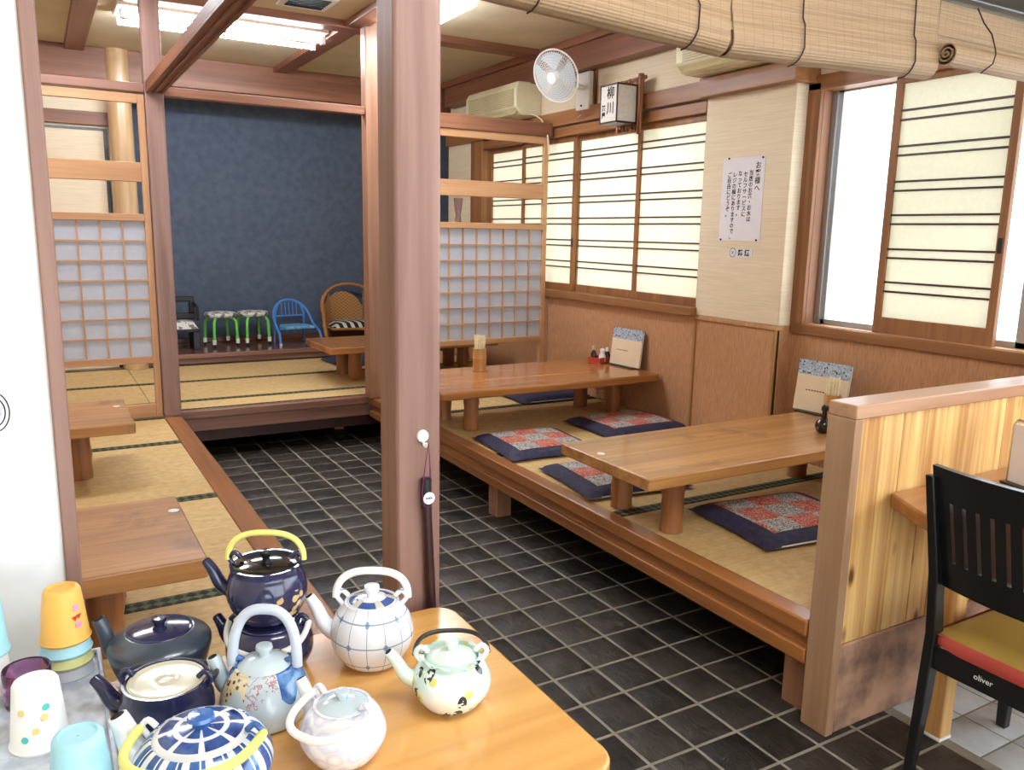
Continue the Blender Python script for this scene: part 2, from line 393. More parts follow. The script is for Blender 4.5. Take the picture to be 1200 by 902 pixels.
# near window: deep brown frame, aluminium sash, frosted panes, one shoji panel
b = MB(); b.box(3.772, 3.93, .9, 3.286, 1.062, 1.118)
w2 = tag(b.build('window_2', M['shojiwoodY'], bevel=.004), 'near window with frosted panes and one shoji panel', kind='structure')
BX('casing', M['shojiwoodZ'], w2, 3.772, 3.80, 3.20, 3.286, 1.118, 2.44)
BX('jamb', M['postz'], w2, 3.80, 3.93, 3.2, 3.29, 1.118, 2.44)
BX('head', M['shojiwoodY'], w2, 3.772, 3.93, .9, 3.286, 2.40, 2.48)
b = MB(); b.box(3.885, 3.905, 3.14, 3.20, 1.12, 2.42); b.box(3.87, 3.90, 3.165, 3.2, 1.12, 2.42); b.box(3.885, 3.905, .9, 3.2, 1.118, 1.15); b.box(3.885, 3.905, 2.02, 2.07, 1.12, 2.42); b.box(3.885, 3.905, .9, 3.2, 2.39, 2.42)
b.build('sash', M['alu'], w2, bevel=.002)
BX('pane', M['frost'], w2, 3.894, 3.897, 2.07, 3.14, 1.15, 2.39, bevel=0); BX('pane', M['frost'], w2, 3.894, 3.897, .9, 2.02, 1.15, 2.39, bevel=0)
shoji(w2, 2.13, 2.765, 3.805, 1.12, 2.42, .038, handle=(2.14, 1.55))
BX('shoji_track', M['paleX'], w2, 3.79, 3.86, .9, 3.2, 1.116, 1.122, bevel=0)

# ---- back walls and alcove
wb = tag(MB().box(.80, 4.32, 8.70, 8.78, 0, CZ).build('wall_back', M['navy']), 'dark navy back wall of the alcove', kind='structure')
BX('baseboard', M['toko'], wb, .81, 4.3, 8.675, 8.70, .45, .50)
ws = tag(MB().box(4.3, 4.4, 7.69, 8.75, 0, CZ).box(3.72, 4.4, 7.62, 7.69, 0, CZ).build('wall_side', M['plaster']), 'beige side wall of the alcove', kind='structure')
wlb = tag(MB().box(-1.5, .62, 7.97, 8.05, 0, CZ).box(.62, .80, 7.9, 8.75, 0, CZ).build('wall_left_back', M['plaster']), 'beige back wall behind the left screen', kind='structure')
BX('rail', M['beamx'], wlb, -1.5, .62, 7.93, 7.98, 2.426, 2.534); BX('head_rail', M['beamx'], wlb, -1.5, .62, 7.93, 7.98, 2.80, CZ)
fz = BX('fusuma_panel', M['plaster'], wlb, -.5, .57, 7.95, 7.975, HP, 2.39, bevel=0)
b = MB(); b.box(-.5, .6, 7.94, 7.975, 2.385, 2.405); b.box(.572, .60, 7.94, 7.975, HP, 2.39); b.box(-.5, -.48, 7.94, 7.975, HP, 2.39); b.build('fusuma_frame', M['blackwood'], wlb)
wf = MB()
for a in ((-1.5, 3.9, -3.08, -3.0, 0, .35), (-1.5, 3.9, -3.08, -3.0, 2.15, CZ), (-1.5, -1.2, -3.08, -3.0, .35, 2.15), (3.4, 3.9, -3.08, -3.0, .35, 2.15), (1.0, 1.1, -3.08, -3.0, .35, 2.15)): wf.box(*a)
tag(wf.build('wall_front_added', M['plaster']), 'unseen front wall added behind the viewer, its openings limiting the daylight', kind='structure')  # out of view, added so the high header keeps daylight off the blinds
wl = tag(MB().box(-1.5, -1.38, -3.0, 8.05, 0, CZ).build('wall_left', M['plaster']), 'beige left wall', kind='structure')
toko = tag(thing('alcove_floor', 'polished dark wooden alcove floor under the small chairs', 'alcove floor', (0, 7.87, HP)))
BX('board', M['toko'], toko, .80, 4.3, 0, .83, .05, .09); BX('front_rail', M['plankX'], toko, .80, 4.3, -.025, .03, .055, .093); BX('riser', M['plankX'], toko, .80, 4.3, .0, .03, 0, .055)

# ---- sliding door at the left edge
d1 = tag(MB().box(-1.35, .004, 1.80, 1.82, HP, 2.40).build('door_1', M['fusuma']), 'white sliding paper door with a round pull', kind='structure')
BX('stile', M['pillar'], d1, .003, .032, 1.79, 1.83, 0, 2.62)
BX('sill', M['pillar'], d1, -1.35, .003, 1.78, 1.84, .28, HP); BX('head', M['pillar'], d1, -1.35, .66, 1.77, 1.85, 2.50, 2.56)
b = MB(); b.lathe([(.0, 0), (.013, 0), (.013, .004), (.0, .005)], 28, cap=False); pl = b.build('door_pull', M['alu'], d1, (-.092, 1.80, 1.247), (R(90), 0, 0))
for r_ in (.0185, .0255):
    MB().tube([(r_ * math.cos(k * PI / 18), r_ * 1.5 * math.sin(k * PI / 18), 0) for k in range(36)], .0011, 6, True).build('ring', M['ink'], pl, (0, 0, .001))

# ---- pillars and beams
def beam(name, mat, label, cat, x0, x1, y0, y1, z0, z1, grp=None, bevel=.006):
    cx, cy = (x0 + x1) / 2, (y0 + y1) / 2
    o = MB().box(x0 - cx, x1 - cx, y0 - cy, y1 - cy, 0, z1 - z0).build(name, mat, None, (cx, cy, z0), bevel=bevel)
    return tag(o, label, cat, grp)
beam('timber_pillar', M['pillar'], 'square reddish pillar standing in the middle with a cane hung on it', 'pillar', .656, .764, 1.63, 1.73, 0, CZ, bevel=.008)
beam('timber_pillar', M['pillar'], 'square brown pillar beside the left lattice screen', 'pillar', .656, .765, 5.70, 5.81, HP, CZ)
beam('timber_pillar', M['postz'], 'slim brown pillar at the right corner of the alcove platform opening', 'pillar', 2.084, 2.183, 5.70, 5.80, HP, CZ)
o = MB().lathe([(.10, 0), (.098, 1.2), (.094, 2.67)], 36).build('round_log_pillar', M['log_pole'], None, (.70, 7.84, HP)); tag(o, 'round polished log pillar behind the left screen', 'pillar')
o = MB().box(-.05, .05, -3.965, 0, 0, .055).box(-.05, -.035, -3.965, 0, -.012, 0).box(-.008, .008, -3.965, 0, -.012, 0).box(.035, .05, -3.965, 0, -.012, 0).build('door_track_beam', M['beamy'], None, (.71, 5.70, 2.42), bevel=.002)
tag(o, 'grooved overhead beam running from the left pillar towards the front', 'beam')
beam('lintel_beam', M['beamx'], 'horizontal lintel across the alcove platform opening', 'beam', .765, 2.084, 5.715, 5.775, 2.40, 2.458)
beam('lintel_beam', M['plankX'], 'lintel above the left lattice screen', 'beam', -1.38, .656, 5.705, 5.80, 2.409, 2.465)
beam('lintel_beam', M['beamx'], 'lintel above the right lattice screen', 'beam', 2.183, 3.65, 5.705, 5.79, 2.36, 2.467)
beam('ceiling_beam', M['beamx'], 'deep brown beam along the ceiling above the navy alcove', 'beam', -1.38, 4.3, 7.80, 7.92, 2.78, CZ)
beam('blind_rail', M['blackwood'], 'dark rail above the rolled bamboo blinds', 'rail', .765, 3.78, 1.645, 1.705, 2.34, 2.42)

# ---- tatami platforms
def mats(root, x0, x1, ys, z=HP, dbl=True):
    for y0, y1 in zip(ys[:-1], ys[1:]):
        mt = BX('tatami_mat', M['tatami'], root, x0, x1, y0 + .001, y1 - .001, z - .05, z - .003, bevel=.002)
        for a, c in ((y0 + .001, y0 + .036), (y1 - .036, y1 - .001)):
            MB().box(x0, x1, a, c, z - .004, z - .001).build('border_strip', M['heri'], mt)
pl_ = thing('tatami_platform', 'raised tatami platform along the left with a brown edge board', 'platform')
mats(pl_, -1.37, .654, [1.96, 2.795, 3.89, 4.995, 5.70])
BX('edge_board', M['plankY'], pl_, .656, .762, 1.96, 5.698, HP - .05, HP, .006)
BX('riser', M['plankY'], pl_, .70, .742, 1.96, 5.79, .16, HP - .05)
b = MB(); b.box(-1.36, .69, 1.98, 5.68, .12, HP - .05); b.build('deck', M['darkred'], pl_)
for y in (2.0, 3.7, 5.5): BX('leg', M['postz'], pl_, .62, .70, y, y + .08, 0, .16)
pb = thing('tatami_platform', 'raised tatami platform at the back in front of the navy wall', 'platform')
mats(pb, -1.37, .625, [5.82, 6.19, 7.0, 7.86]); mats(pb, .628, 3.66, [5.875, 6.19, 7.0, 7.84])
BX('edge_board', M['plankX'], pb, .766, 2.19, 5.80, 5.872, HP - .055, HP, .006)
BX('riser', M['plankX'], pb, .745, 2.19, 5.825, 5.86, .21, HP - .055); b = MB(); b.box(-1.36, 3.66, 5.90, 7.84, .12, HP - .05); b.build('deck', M['darkred'], pb)
for x in (.85, 2.0, 3.2): BX('leg', M['postz'], pb, x, x + .08, 6.3, 6.38, 0, .13)
pr = thing('tatami_platform', 'raised tatami platform on the right carrying the low tables', 'platform')
mats(pr, 2.196, XW, [1.665, 2.80, 3.91, 5.05, 5.795])
BX('edge_board', M['plankY'], pr, 2.112, 2.195, 1.668, 5.798, HP - .058, HP, .007)
BX('riser', M['plankY'], pr, 2.136, 2.18, 1.668, 5.795, .25, HP - .05); BX('lower_rail', M['plankY'], pr, 2.114, 2.19, 1.668, 5.795, .205, .258, .005)
b = MB(); b.box(2.19, XW, 1.67, 5.795, .2, HP - .05); b.build('deck', M['darkred'], pr)
for y in (1.69, 3.87, 5.6): BX('leg', M['postz'], pr, 2.165, 2.26, y, y + .10, 0, .21)

# ---- lattice screens
def screen(label, x0, x1, cols, z_top, left_stile):
    r_ = thing('lattice_screen', label, 'screen', (0, 5.735, HP)); q = HP
    y0, y1 = -.015, .02
    BX('stile', M['paleZ'], r_, x1 - .04, x1, y0, y1, 0, z_top - q, .003); BX('stile', M['paleZ'], r_, x0, x0 + .04, y0, y1, 0, z_top - q, .003)
    xa, xb = x0 + .04, x1 - .04
    BX('base_board', M['paleX'], r_, xa, xb, y0, y1, 0, .09, .003); BX('lower_rail', M['paleX'], r_, xa, xb, y0 - .008, y1, .723 - q, .766 - q, .003)
    BX('cap_rail', M['paleX'], r_, xa, xb, y0 - .012, y1 + .01, 1.630 - q, 1.675 - q, .003); BX('wide_rail', M['paleX'], r_, xa, xb, y0, y1, 1.872 - q, 1.992 - q, .004)
    BX('top_rail', M['paleX'], r_, xa, xb, y0, y1, z_top - .055 - q, z_top - q, .003)
    MB().box(xa, xb, .003, .005, .766 - q, 1.63 - q).build('paper', M['screenpaper'], r_)
    vb = MB().box(-.005, .005, -.010, .002, .766 - q, 1.63 - q).build('lattice_bar', M['paleZ'], r_); vb.location.x = cols[0]
    for c_ in cols[1:]: k = vb.copy(); COL.objects.link(k); k.location.x = c_
    hb = MB().box(xa, xb, -.013, .001, -.005, .005).build('lattice_bar', M['paleX'], r_); hb.location.z = .766 - q + .1234
    for i in range(2, 7): k = hb.copy(); COL.objects.link(k); k.location.z = .766 - q + .1234 * i
    return r_
screen('lattice paper screen on the left beside the square brown pillar', -.62, .652, [.482 - .1275 * i for i in range(9)], 2.40, 1)
screen('lattice paper screen on the right reaching the shoji window wall', 2.186, 3.625, [3.466 - .1195 * i for i in range(11)], 2.36, 1)

# ================================================================== LOW TABLES
ZT = .67
def low_table(label, x0, x1, y0, y1, legs, mat, r_=.043, th=.052, round_end=False, leg_r=.050):
    t_ = thing('low_table', label, 'table', ((x0 + x1) / 2, (y0 + y1) / 2, HP), 0, 'low wooden tables on the tatami')
    cx, cy = (x0 + x1) / 2, (y0 + y1) / 2
    rc = .05 if round_end else .012; pts = []
    for (px, py, a0) in ((x1 - rc, y1 - rc, 0), (x0 + .012, y1 - .012, 90), (x0 + .012, y0 + .012, 180), (x1 - rc, y0 + rc, 270)):
        rr = rc if px > cx else .012
        for k in range(6): an = R(a0 + 18 * k); pts.append((px - cx + rr * math.cos(an), py - cy + rr * math.sin(an)))
    MB().prism(pts, ZT - HP - th, ZT - HP).build('table_top', mat, t_, bevel=.014 if round_end else .006)
    BX('crossbar', M['log'], t_, x0 + .3 - cx, x1 - .3 - cx, -.03, .03, ZT - HP - th - .05, ZT - HP - th)
    for lx, ly in legs:
        n = 7; MB().lathe([(leg_r * (1 + .08 * random.uniform(-1, 1)), (ZT - HP - th) * k / n) for k in range(n + 1)], 20).build('leg', M['log'], t_, (lx - cx, ly - cy, 0))
    return t_
low_table('low wooden table nearest on the right platform beside the pine partition', 1.995, 3.655, 2.36, 2.985, [(2.275, 2.53), (2.275, 2.88), (3.42, 2.53), (3.42, 2.85)], M['table'])
low_table('low glossy wooden table holding the red condiment tray', 2.0, 3.66, 4.25, 5.05, [(2.33, 4.52), (2.30, 4.86), (3.44, 4.5), (3.40, 4.84)], M['tablered'], round_end=True)
low_table('low wooden table at the back near the rattan chair', 1.97, 3.5, 6.27, 6.98, [(2.28, 6.58), (2.27, 6.88), (3.3, 6.58), (3.3, 6.88)], M['tablered'], leg_r=.055)
low_table('low wooden table at the far end of the left platform', -.95, .354, 4.20, 4.83, [(.115, 4.45), (.13, 4.78), (-.75, 4.45), (-.75, 4.78)], M['table'])
low_table('low wooden table on the left platform just behind the teapots', -.95, .362, 2.335, 2.965, [(.10, 2.52), (.13, 2.9), (-.75, 2.52), (-.75, 2.9)], M['table'], th=.06, leg_r=.05)
def sticker(x, y, label):
    o = MB().lathe([(.017, 0), (.017, .0015)], 20).build('sticker', M['white'], None, (x, y, ZT + .0005)); tag(o, label, 'sticker')
sticker(2.05, 2.75, 'round white sticker on the edge of the nearest right table'); sticker(.333, 2.80, 'round white sticker on the left table behind the teapots'); sticker(.305, 4.64, 'white sticker on the far left table')

# ================================================================== ZABUTON
def zabuton(label, cx, cy, sx, sy, rz, pattern=True, h=.043, piping=True, z=HP):
    r_ = thing('floor_cushion', label, 'cushion', (cx, cy, z), R(rz), 'navy floor cushions')
    def hh(u, v): return h * max(0.0, (1 - abs(u) ** 5)) ** .5 * max(0.0, (1 - abs(v) ** 5)) ** .5
    def crv(q): return math.copysign(abs(q) ** .8, q)
    def top(i, j):
        u, v = crv(2 * i - 1), crv(2 * j - 1); k = 1 - .05 * (abs(u) * abs(v)) ** .5 * 0
        return (u * sx / 2 * (1 - .04 * (1 - v * v)), v * sy / 2 * (1 - .04 * (1 - u * u)), .012 + hh(u, v))
    def bot(i, j):
        x, y, _ = top(1 - i, j); u, v = crv(1 - 2 * i), crv(2 * j - 1); return (x, y, .012 - .011 * max(0, (1 - abs(u) ** 6)) * max(0, (1 - abs(v) ** 6)))
    MB().grid(top, 18, 18).grid(bot, 18, 18).build('cover', M['zab'], r_, sharp=80)
    if pattern:
        def pt(i, j):
            u, v = (2 * i - 1) * .72, (2 * j - 1) * .74; return (u * sx / 2, v * sy / 2, .0135 + hh(u, v))
        MB().grid(pt, 14, 14).build('patchwork_panel', M['patch'], r_, sharp=80)
    if piping:
        MB().tube([(sx / 2 * .93 * q, -sy / 2 * (.965 + .0 * q), .012) for q in (-1, -.5, 0, .5, 1)], .004, 6).build('piping', M['piping'], r_)
    return r_
zabuton('patchwork cushion on the platform edge in front of the chopstick holder table', 2.485, 3.985, .58, .57, -4, piping=False)
zabuton('patchwork cushion lying against the wainscot near the menu stand', 3.30, 4.17, .66, .52, 0, piping=False)
zabuton('patchwork cushion half under the nearest table at the platform edge', 2.50, 3.24, .60, .56, -6)
zabuton('patchwork cushion between the nearest table and the pine partition', 2.80, 2.38, .66, .54, -6)
zabuton('plain navy cushion behind the glossy table', 3.33, 5.27, .62, .5, 0, False)
zabuton('navy cushion beside the back table', 2.62, 7.42, .62, .5, 4, False, piping=False)
zabuton('navy cushion in front of the back table', 2.75, 6.12, .62, .46, 0, False)

# ================================================================== THINGS ON THE LOW TABLES
t = NT('menu_pattern'); k = t.vor(t.co(), 55); t.col(t.mix(t.ramp(k, [(.22, (1., 1., 1.)), (.3, (0., 0., 0.))]), t.ramp(t.noise(t.co(), 90, 2), [(.4, (140, 156, 176)), (.6, (190, 200, 210))]), (40, 44, 62))); M['menuband'] = t.fin(.6, .3)
M['menucream'] = plain('cream_menu_cover', (226, 206, 174), .6, .3, var=4)
M['bamboo'] = wood('bamboo_cane', (170, 116, 60), (204, 152, 92), 'Z', .4, .2, 40)
M['stick'] = plain('pale_chopstick_wood', (242, 232, 198), .6, .3, var=10, nscale=60)
M['redlac'] = plain('red_lacquer', (178, 56, 30), .3, .5, var=5, coat=.3)
M['darkglass'] = plain('dark_sauce_glass', (34, 22, 18), .1, .5, var=3, coat=.3)
def menu(label, x, y, wd, ht, rz, z=ZT):
    r_ = thing('menu_booklet', label, 'menu', (x, y, z), R(rz)); a = R(7)
    def pan(nm, mt, w0, w1, h0, h1, d0, d1, bevel=.0):
        o = MB().box(w0, w1, d0, d1, h0, h1).build(nm, mt, r_, rot=(-a, 0, 0), bevel=bevel); return o
    pan('pages', M['whitepaper'], -wd / 2, wd / 2, .012, ht - .003, .002, .014); pan('cover', M['menucream'], -wd / 2, wd / 2, .01, ht * .72, -.002, .002); pan('patterned_band', M['menuband'], -wd / 2, wd / 2, ht * .72, ht, -.0022, .002)
    pan('back_cover', M['black'], -wd / 2, wd / 2, .01, ht, .014, .018)
    b = MB()
    for i in range(7): b.box(-wd * .30 + i * wd * .055, -wd * .30 + i * wd * .055 + wd * .035, -.0026, -.002, ht * .42, ht * .42 + .006)
    b.build('title_print', M['greyink'], r_, rot=(-a, 0, 0))
    BX('stand', M['black'], r_, -wd * .4, wd * .4, -.03, .05, 0, .008, 0)
    return r_
menu('blue banded menu booklet standing on the glossy table beside the condiments', 3.60, 4.60, .31, .275, -86)
menu('blue banded menu booklet standing on the nearest table by the partition', 3.585, 2.885, .31, .285, -84)
def chopsticks(label, x, y, r_=.036, h=.125, n=16, z=ZT):
    q = thing('chopstick_holder', label, 'chopstick holder', (x, y, z))
    MB().lathe([(r_, 0), (r_ * 1.04, .004), (r_, .010), (r_, h * .55), (r_ * 1.03, h * .57), (r_, h * .6), (r_, h), (r_ * .86, h), (r_ * .86, .01), (0.001, .01)], 28).build('cup', M['bamboo'], q)
    for i in range(n):
        a = 2.4 * i; d = r_ * .78 * math.sqrt((i + .5) / n); tx, ty = d * math.cos(a), d * math.sin(a); hz = h + .085 + .012 * math.sin(i * 3.1)
        MB().tube([(tx * .8, ty * .8, .015), (tx * 1.1, ty * 1.1, hz)], .0042, 6).build('chopstick', M['stick'], q)
    return q
chopsticks('bamboo holder full of chopsticks on the glossy table', 2.57, 4.87, .047, .155, 20)
chopsticks('bamboo holder full of chopsticks half hidden by the pine partition', 3.50, 2.73, .043, .145, 18)
q = thing('condiment_tray', 'small red lacquer tray for condiment bottles', 'tray', (3.57, 4.84, ZT), R(18))
BX('base', M['redlac'], q, -.085, .085, -.055, .055, 0, .008); 
for a in ((-.085, .085, -.055, -.047), (-.085, .085, .047, .055), (-.085, -.077, -.047, .047), (.077, .085, -.047, .047)): BX('side', M['redlac'], q, *a, .008, .045, .002)
def bottle(label, x, y, mat, capmat, h=.10, r_=.022, name='condiment_bottle', z=ZT + .008, g='condiment bottles in the red tray'):
    q = thing(name, label, 'bottle', (x, y, z), 0, g)
    MB().lathe([(r_ * .9, 0), (r_, .005), (r_, h * .48), (r_ * .55, h * .68), (r_ * .5, h * .74)], 20).build('body', mat, q); MB().lathe([(r_ * .62, h * .72), (r_ * .68, h * .75), (r_ * .68, h * .94), (r_ * .5, h)], 20).build('cap', capmat, q)
bottle('soy sauce bottle with an amber cap at the left of the red tray', 3.53, 4.875, M['darkglass'], M['creamdk'], .115)
bottle('white condiment bottle at the front of the red tray', 3.558, 4.805, M['white'], M['white'], .10, .026)
bottle('dark condiment bottle with a white cap at the right of the red tray', 3.615, 4.82, M['darkglass'], M['white'], .105)
q = thing('sauce_bottle', 'round black sauce bottle on the nearest table behind the partition post', 'bottle', (3.265, 2.585, ZT))
MB().lathe([(.02, 0), (.034, .01), (.042, .035), (.034, .06), (.013, .075), (.011, .11), (.016, .115), (.016, .125)], 24).build('body', M['darkglass'], q); MB().lathe([(.017, .112), (.017, .13), (.008, .14)], 16).build('cap', M['black'], q)

# ================================================================== PINE PARTITION
q = thing('pine_partition', 'waist high knotty pine partition with a brown frame on the right', 'partition', (2.114, 1.558, 0))
BX('post', M['frame'], q, 0, .036, 0, .103, 0, 1.062, .003); BX('cap_rail', M['frameX'], q, 0, 1.65, 0, .103, 1.062, 1.107, .004)
BX('core', M['frame'], q, .036, 1.64, .04, .10, .0, 1.062, 0)
x = .036; i = 0
while x < 1.6:
    wd = (.118, .098, .13, .104)[i % 4]; BX('plank', M['pine'], q, x + .001, min(x + wd, 1.64) - .001, .012, .04, .31, 1.062, .003); x += wd; i += 1
kb = plain('scuffed_kick_board', (168, 128, 104), .45, .4, var=14, nscale=9)
t = NT('scuffed_kick_board_wood'); s_ = t.noise(t.co((7, 3, 7)), 1, 4); t.col(t.ramp(s_, [(.34, (112, 84, 72)), (.6, (182, 142, 116))])); kb = t.fin(.42, .4)
BX('kick_board', kb, q, .042, 1.64, .004, .04, 0, .31, .005)
# dining counter with a live edge
q = thing('dining_table', 'live edge wooden dining table fixed against the pine partition', 'table', (2.45, 1.30, 0))
pts = [(2.335, 1.568), (2.255, 1.43), (2.222, 1.36), (2.25, 1.33), (2.36, 1.30), (2.40, 1.0), (3.6, 1.0), (3.6, 1.568)]
MB().prism([(a - 2.45, c - 1.30) for a, c in pts], .752, .80).build('table_top', M['deskwood'], q, bevel=.008)
for lx, ly in ((0, .09), (1.0, .09), (1.0, -.2)): 
    lg = BX('leg', M['pine'], q, lx - .03, lx + .03, ly - .03, ly + .03, .012, .752); BX('foot_pad', M['white'], lg, lx - .032, lx + .032, ly - .032, ly + .032, 0, .012)
q = thing('menu_stand', 'white sheet in a metal stand on the live edge table', 'menu stand', (2.775, 1.37, .80), R(-18))
BX('sheet', M['whitepaper'], q, -.004, .004, -.10, .09, .006, .205, 0); MB().tube([(0, .095, .0), (0, .095, .20), (0, .08, .218), (0, -.09, .218), (0, -.105, .2), (0, -.105, 0)], .005, 8).build('frame', M['chrome'], q); BX('base', M['black'], q, -.03, .03, -.11, .1, 0, .008)

# ---- black dining chair
q = thing('dining_chair', 'black wooden chair with a slotted back and red vinyl seat', 'chair', (2.30, 1.09, 0))
M['olive'] = plain('olive_vinyl', (150, 122, 58), .35, .5, var=4); M['redvinyl'] = plain('red_vinyl', (178, 72, 62), .35, .5, var=4)
ya, yb = -.225, .225
def leg(pts, wx, wy):
    b = MB(); base = len(b.v)
    for (x, y, z, kx, ky) in pts:
        for sx, sy in ((-1, -1), (1, -1), (1, 1), (-1, 1)): b.v.append((x + sx * wx * kx / 2, y + sy * wy * ky / 2, z))
    n = len(pts)
    for i in range(n - 1):
        for k in range(4): k2 = (k + 1) % 4; b.face((i * 4 + k, i * 4 + k2, i * 4 + 4 + k2, i * 4 + 4 + k))
    b.face((3, 2, 1, 0)); b.face(tuple((n - 1) * 4 + k for k in range(4)))
    return b
for y in (ya, yb):
    leg([(-.105, y, 0, .7, .8), (-.075, y, .25, 1, 1), (-.06, y, .45, 1.1, 1), (-.085, y, .65, 1, .9), (-.165, y, .955, .6, .8)], .042, .032).build('rear_leg', M['blackwood'], q, bevel=.004)
    leg([(.40, y, 0, .75, .75), (.395, y, .40, 1.1, 1.1)], .042, .042).build('front_leg', M['blackwood'], q, bevel=.004)
BX('apron', M['blackwood'], q, -.075, -.05, ya + .01, yb - .01, .345, .425); BX('apron', M['blackwood'], q, .385, .405, ya + .02, yb - .02, .345, .405)
for y in (ya, yb): BX('apron', M['blackwood'], q, -.06, .39, y - .01, y + .01, .345, .405)
text_mesh('oliver', .024, M['white'], q, facing_mx(.06, .385, -.0765), 'maker_mark')
def seat_top(i, j):
    u, v = 2 * i - 1, 2 * j - 1; return (.165 + u * .235, v * .225, .455 + .028 * ((1 - u ** 4) * (1 - v ** 4)) ** .5)
sm = MB().grid(seat_top, 14, 14).build('seat_top', M['olive'], q, sharp=80)
def seat_side(i, j):
    a = 2 * PI * i; e = .22; cx_ = math.copysign(abs(math.cos(a)) ** e, math.cos(a)); sy_ = math.copysign(abs(math.sin(a)) ** e, math.sin(a)); bl = .006 * math.sin(PI * j)
    return (.165 + cx_ * (.237 + bl), sy_ * (.227 + bl), .408 + .052 * j)
MB().grid(seat_side, 64, 6).build('seat_band', M['redvinyl'], sm, sharp=80)
BX('seat_board', M['blackwood'], q, -.06, .40, ya - .005, yb + .005, .40, .41)
def back_pt(y, z, d):     # curved, raked back board
    u = y / .225; bow = -.035 * (1 - u * u); rk = -.085 - (z - .65) / (.955 - .65) * .08
    return (rk + bow + d + .018, y, z)
b = MB()
ns = 9; ws_ = .012; edges = [ya]
for i in range(ns):
    c_ = ya + .06 + (.45 - .12) * i / (ns - 1); edges += [c_ - ws_ / 2, c_ + ws_ / 2]
edges.append(yb)
def zlo(y): return .625 + .0 * y
for i in range(len(edges) - 1):
    y0, y1 = edges[i], edges[i + 1]; slot = i % 2 == 1; n = 1 if slot else 4
    for k in range(n):
        a, c_ = y0 + (y1 - y0) * k / n, y0 + (y1 - y0) * (k + 1) / n
        for z0, z1 in (((.61, .70), (.70, .885), (.885, .985)) if not slot else ((.61, .70), (.885, .985))):
            bs = len(b.v)
            b.v += [back_pt(y, z, d) for z in (z0, z1) for y in (a, c_) for d in (-.011, .011)]
            for f_ in ((0, 1, 3, 2), (4, 6, 7, 5), (0, 4, 5, 1), (2, 3, 7, 6), (0, 2, 6, 4), (1, 5, 7, 3)): b.face(tuple(bs + z for z in f_))
b.build('backrest', M['blackwood'], q, sharp=50)

# ================================================================== WALL THINGS
# notice, small sign
q = thing('paper_notice', 'white handwritten notice pinned to the beige wall', 'notice', (XW, 3.64, 1.58))
MB().box(-.003, -.001, -.166, .17, .0, .487).build('sheet', M['whitepaper'], q)
cols = [(-.118, .455, .044, 'お客様へ'), (-.066, .41, .034, '当店のお茶・お水は'), (-.022, .405, .034, 'セルフサービスに'), (.022, .41, .034, 'なっております。'), (.066, .405, .034, 'レジの横にありますので、'), (.110, .405, .034, 'ご自由にどうぞ。')]
for y, zt, sz, s_ in cols:
    text_mesh('\n'.join(s_), sz, M['ink'], q, facing_mx(y, zt - sz * .98 * len(s_) / 2, -.0032), 'text_column', line=.98, bold=.0006)
for y, z in ((-.15, .478), (.12, .487), (-.14, .006), (.15, .006)): MB().lathe([(.006, 0), (.006, .004), (.001, .006)], 12).build('pin', M['ink'], q, (-.003, y, z), (0, R(-90), 0))
q = thing('small_sign', 'small white sign card under the handwritten notice', 'sign', (XW, 3.622, 1.483))
MB().box(-.003, -.001, -.095, .097, 0, .048).build('card', M['whitepaper'], q); text_mesh('禁 煙', .042, M['ink'], q, facing_mx(-.030, .024, -.0032), bold=.001); text_mesh('⊗', .04, M['greyink'], q, facing_mx(.06, .024, -.0032), 'symbol')
# lantern
bark = NT('bark_strips'); k = bark.noise(bark.co((60, 60, 3)), 1, 3); bark.col(bark.ramp(k, [(.38, (58, 34, 24)), (.62, (168, 112, 74))])); bark.bump(k, .5, .004); M['bark'] = bark.fin(.6, .3)
t = NT('lantern_paper'); t.col(t.ramp(t.noise(t.co(), 60, 3), [(.3, (208, 202, 192)), (.7, (224, 219, 210))])); M['lpaper'] = t.fin(.85, .2)
q = thing('wall_lantern', 'square paper wall lantern with brush lettering on a bark board', 'lantern', (XW - .035, 4.66, 2.30))
for i in range(9): BX('bark_strip', M['bark'], q, -.025, .0, -.09 + .03 * i, -.062 + .03 * i, .02 + .012 * math.sin(i * 2.1), .345 + .012 * math.cos(i * 1.7), .003)
MB().tube([(-.03, -.095, -.02), (-.032, -.095, .37)], .02, 10).build('pole', M['bark'], q); MB().tube([(-.02, -.13, .345), (-.02, .2, .335)], .014, 8).build('crosspiece', M['bark'], q)
bxs = MB()
BX('paper_box', M['lpaper'], q, -.20, -.035, -.06, .125, .06, .295, .002)
for y in (-.06, .125):
    BX('edge', M['darkred'], q, -.204, -.196, y - .004, y + .004, .05, .30, 0)
BX('edge', M['darkred'], q, -.04, -.03, -.064, -.056, .05, .3, 0)
for z in (.05, .295): BX('rim', M['darkred'], q, -.204, -.03, -.064, .129, z - .004, z + .008, 0)
text_mesh('柳\n川', .085, M['ink'], q, facing_mx(.012, .19, -.2012), line=1.15, bold=.001); text_mesh('茶\n屋', .042, M['ink'], q, facing_mx(.088, .125, -.2012), line=1.1, bold=.0015)
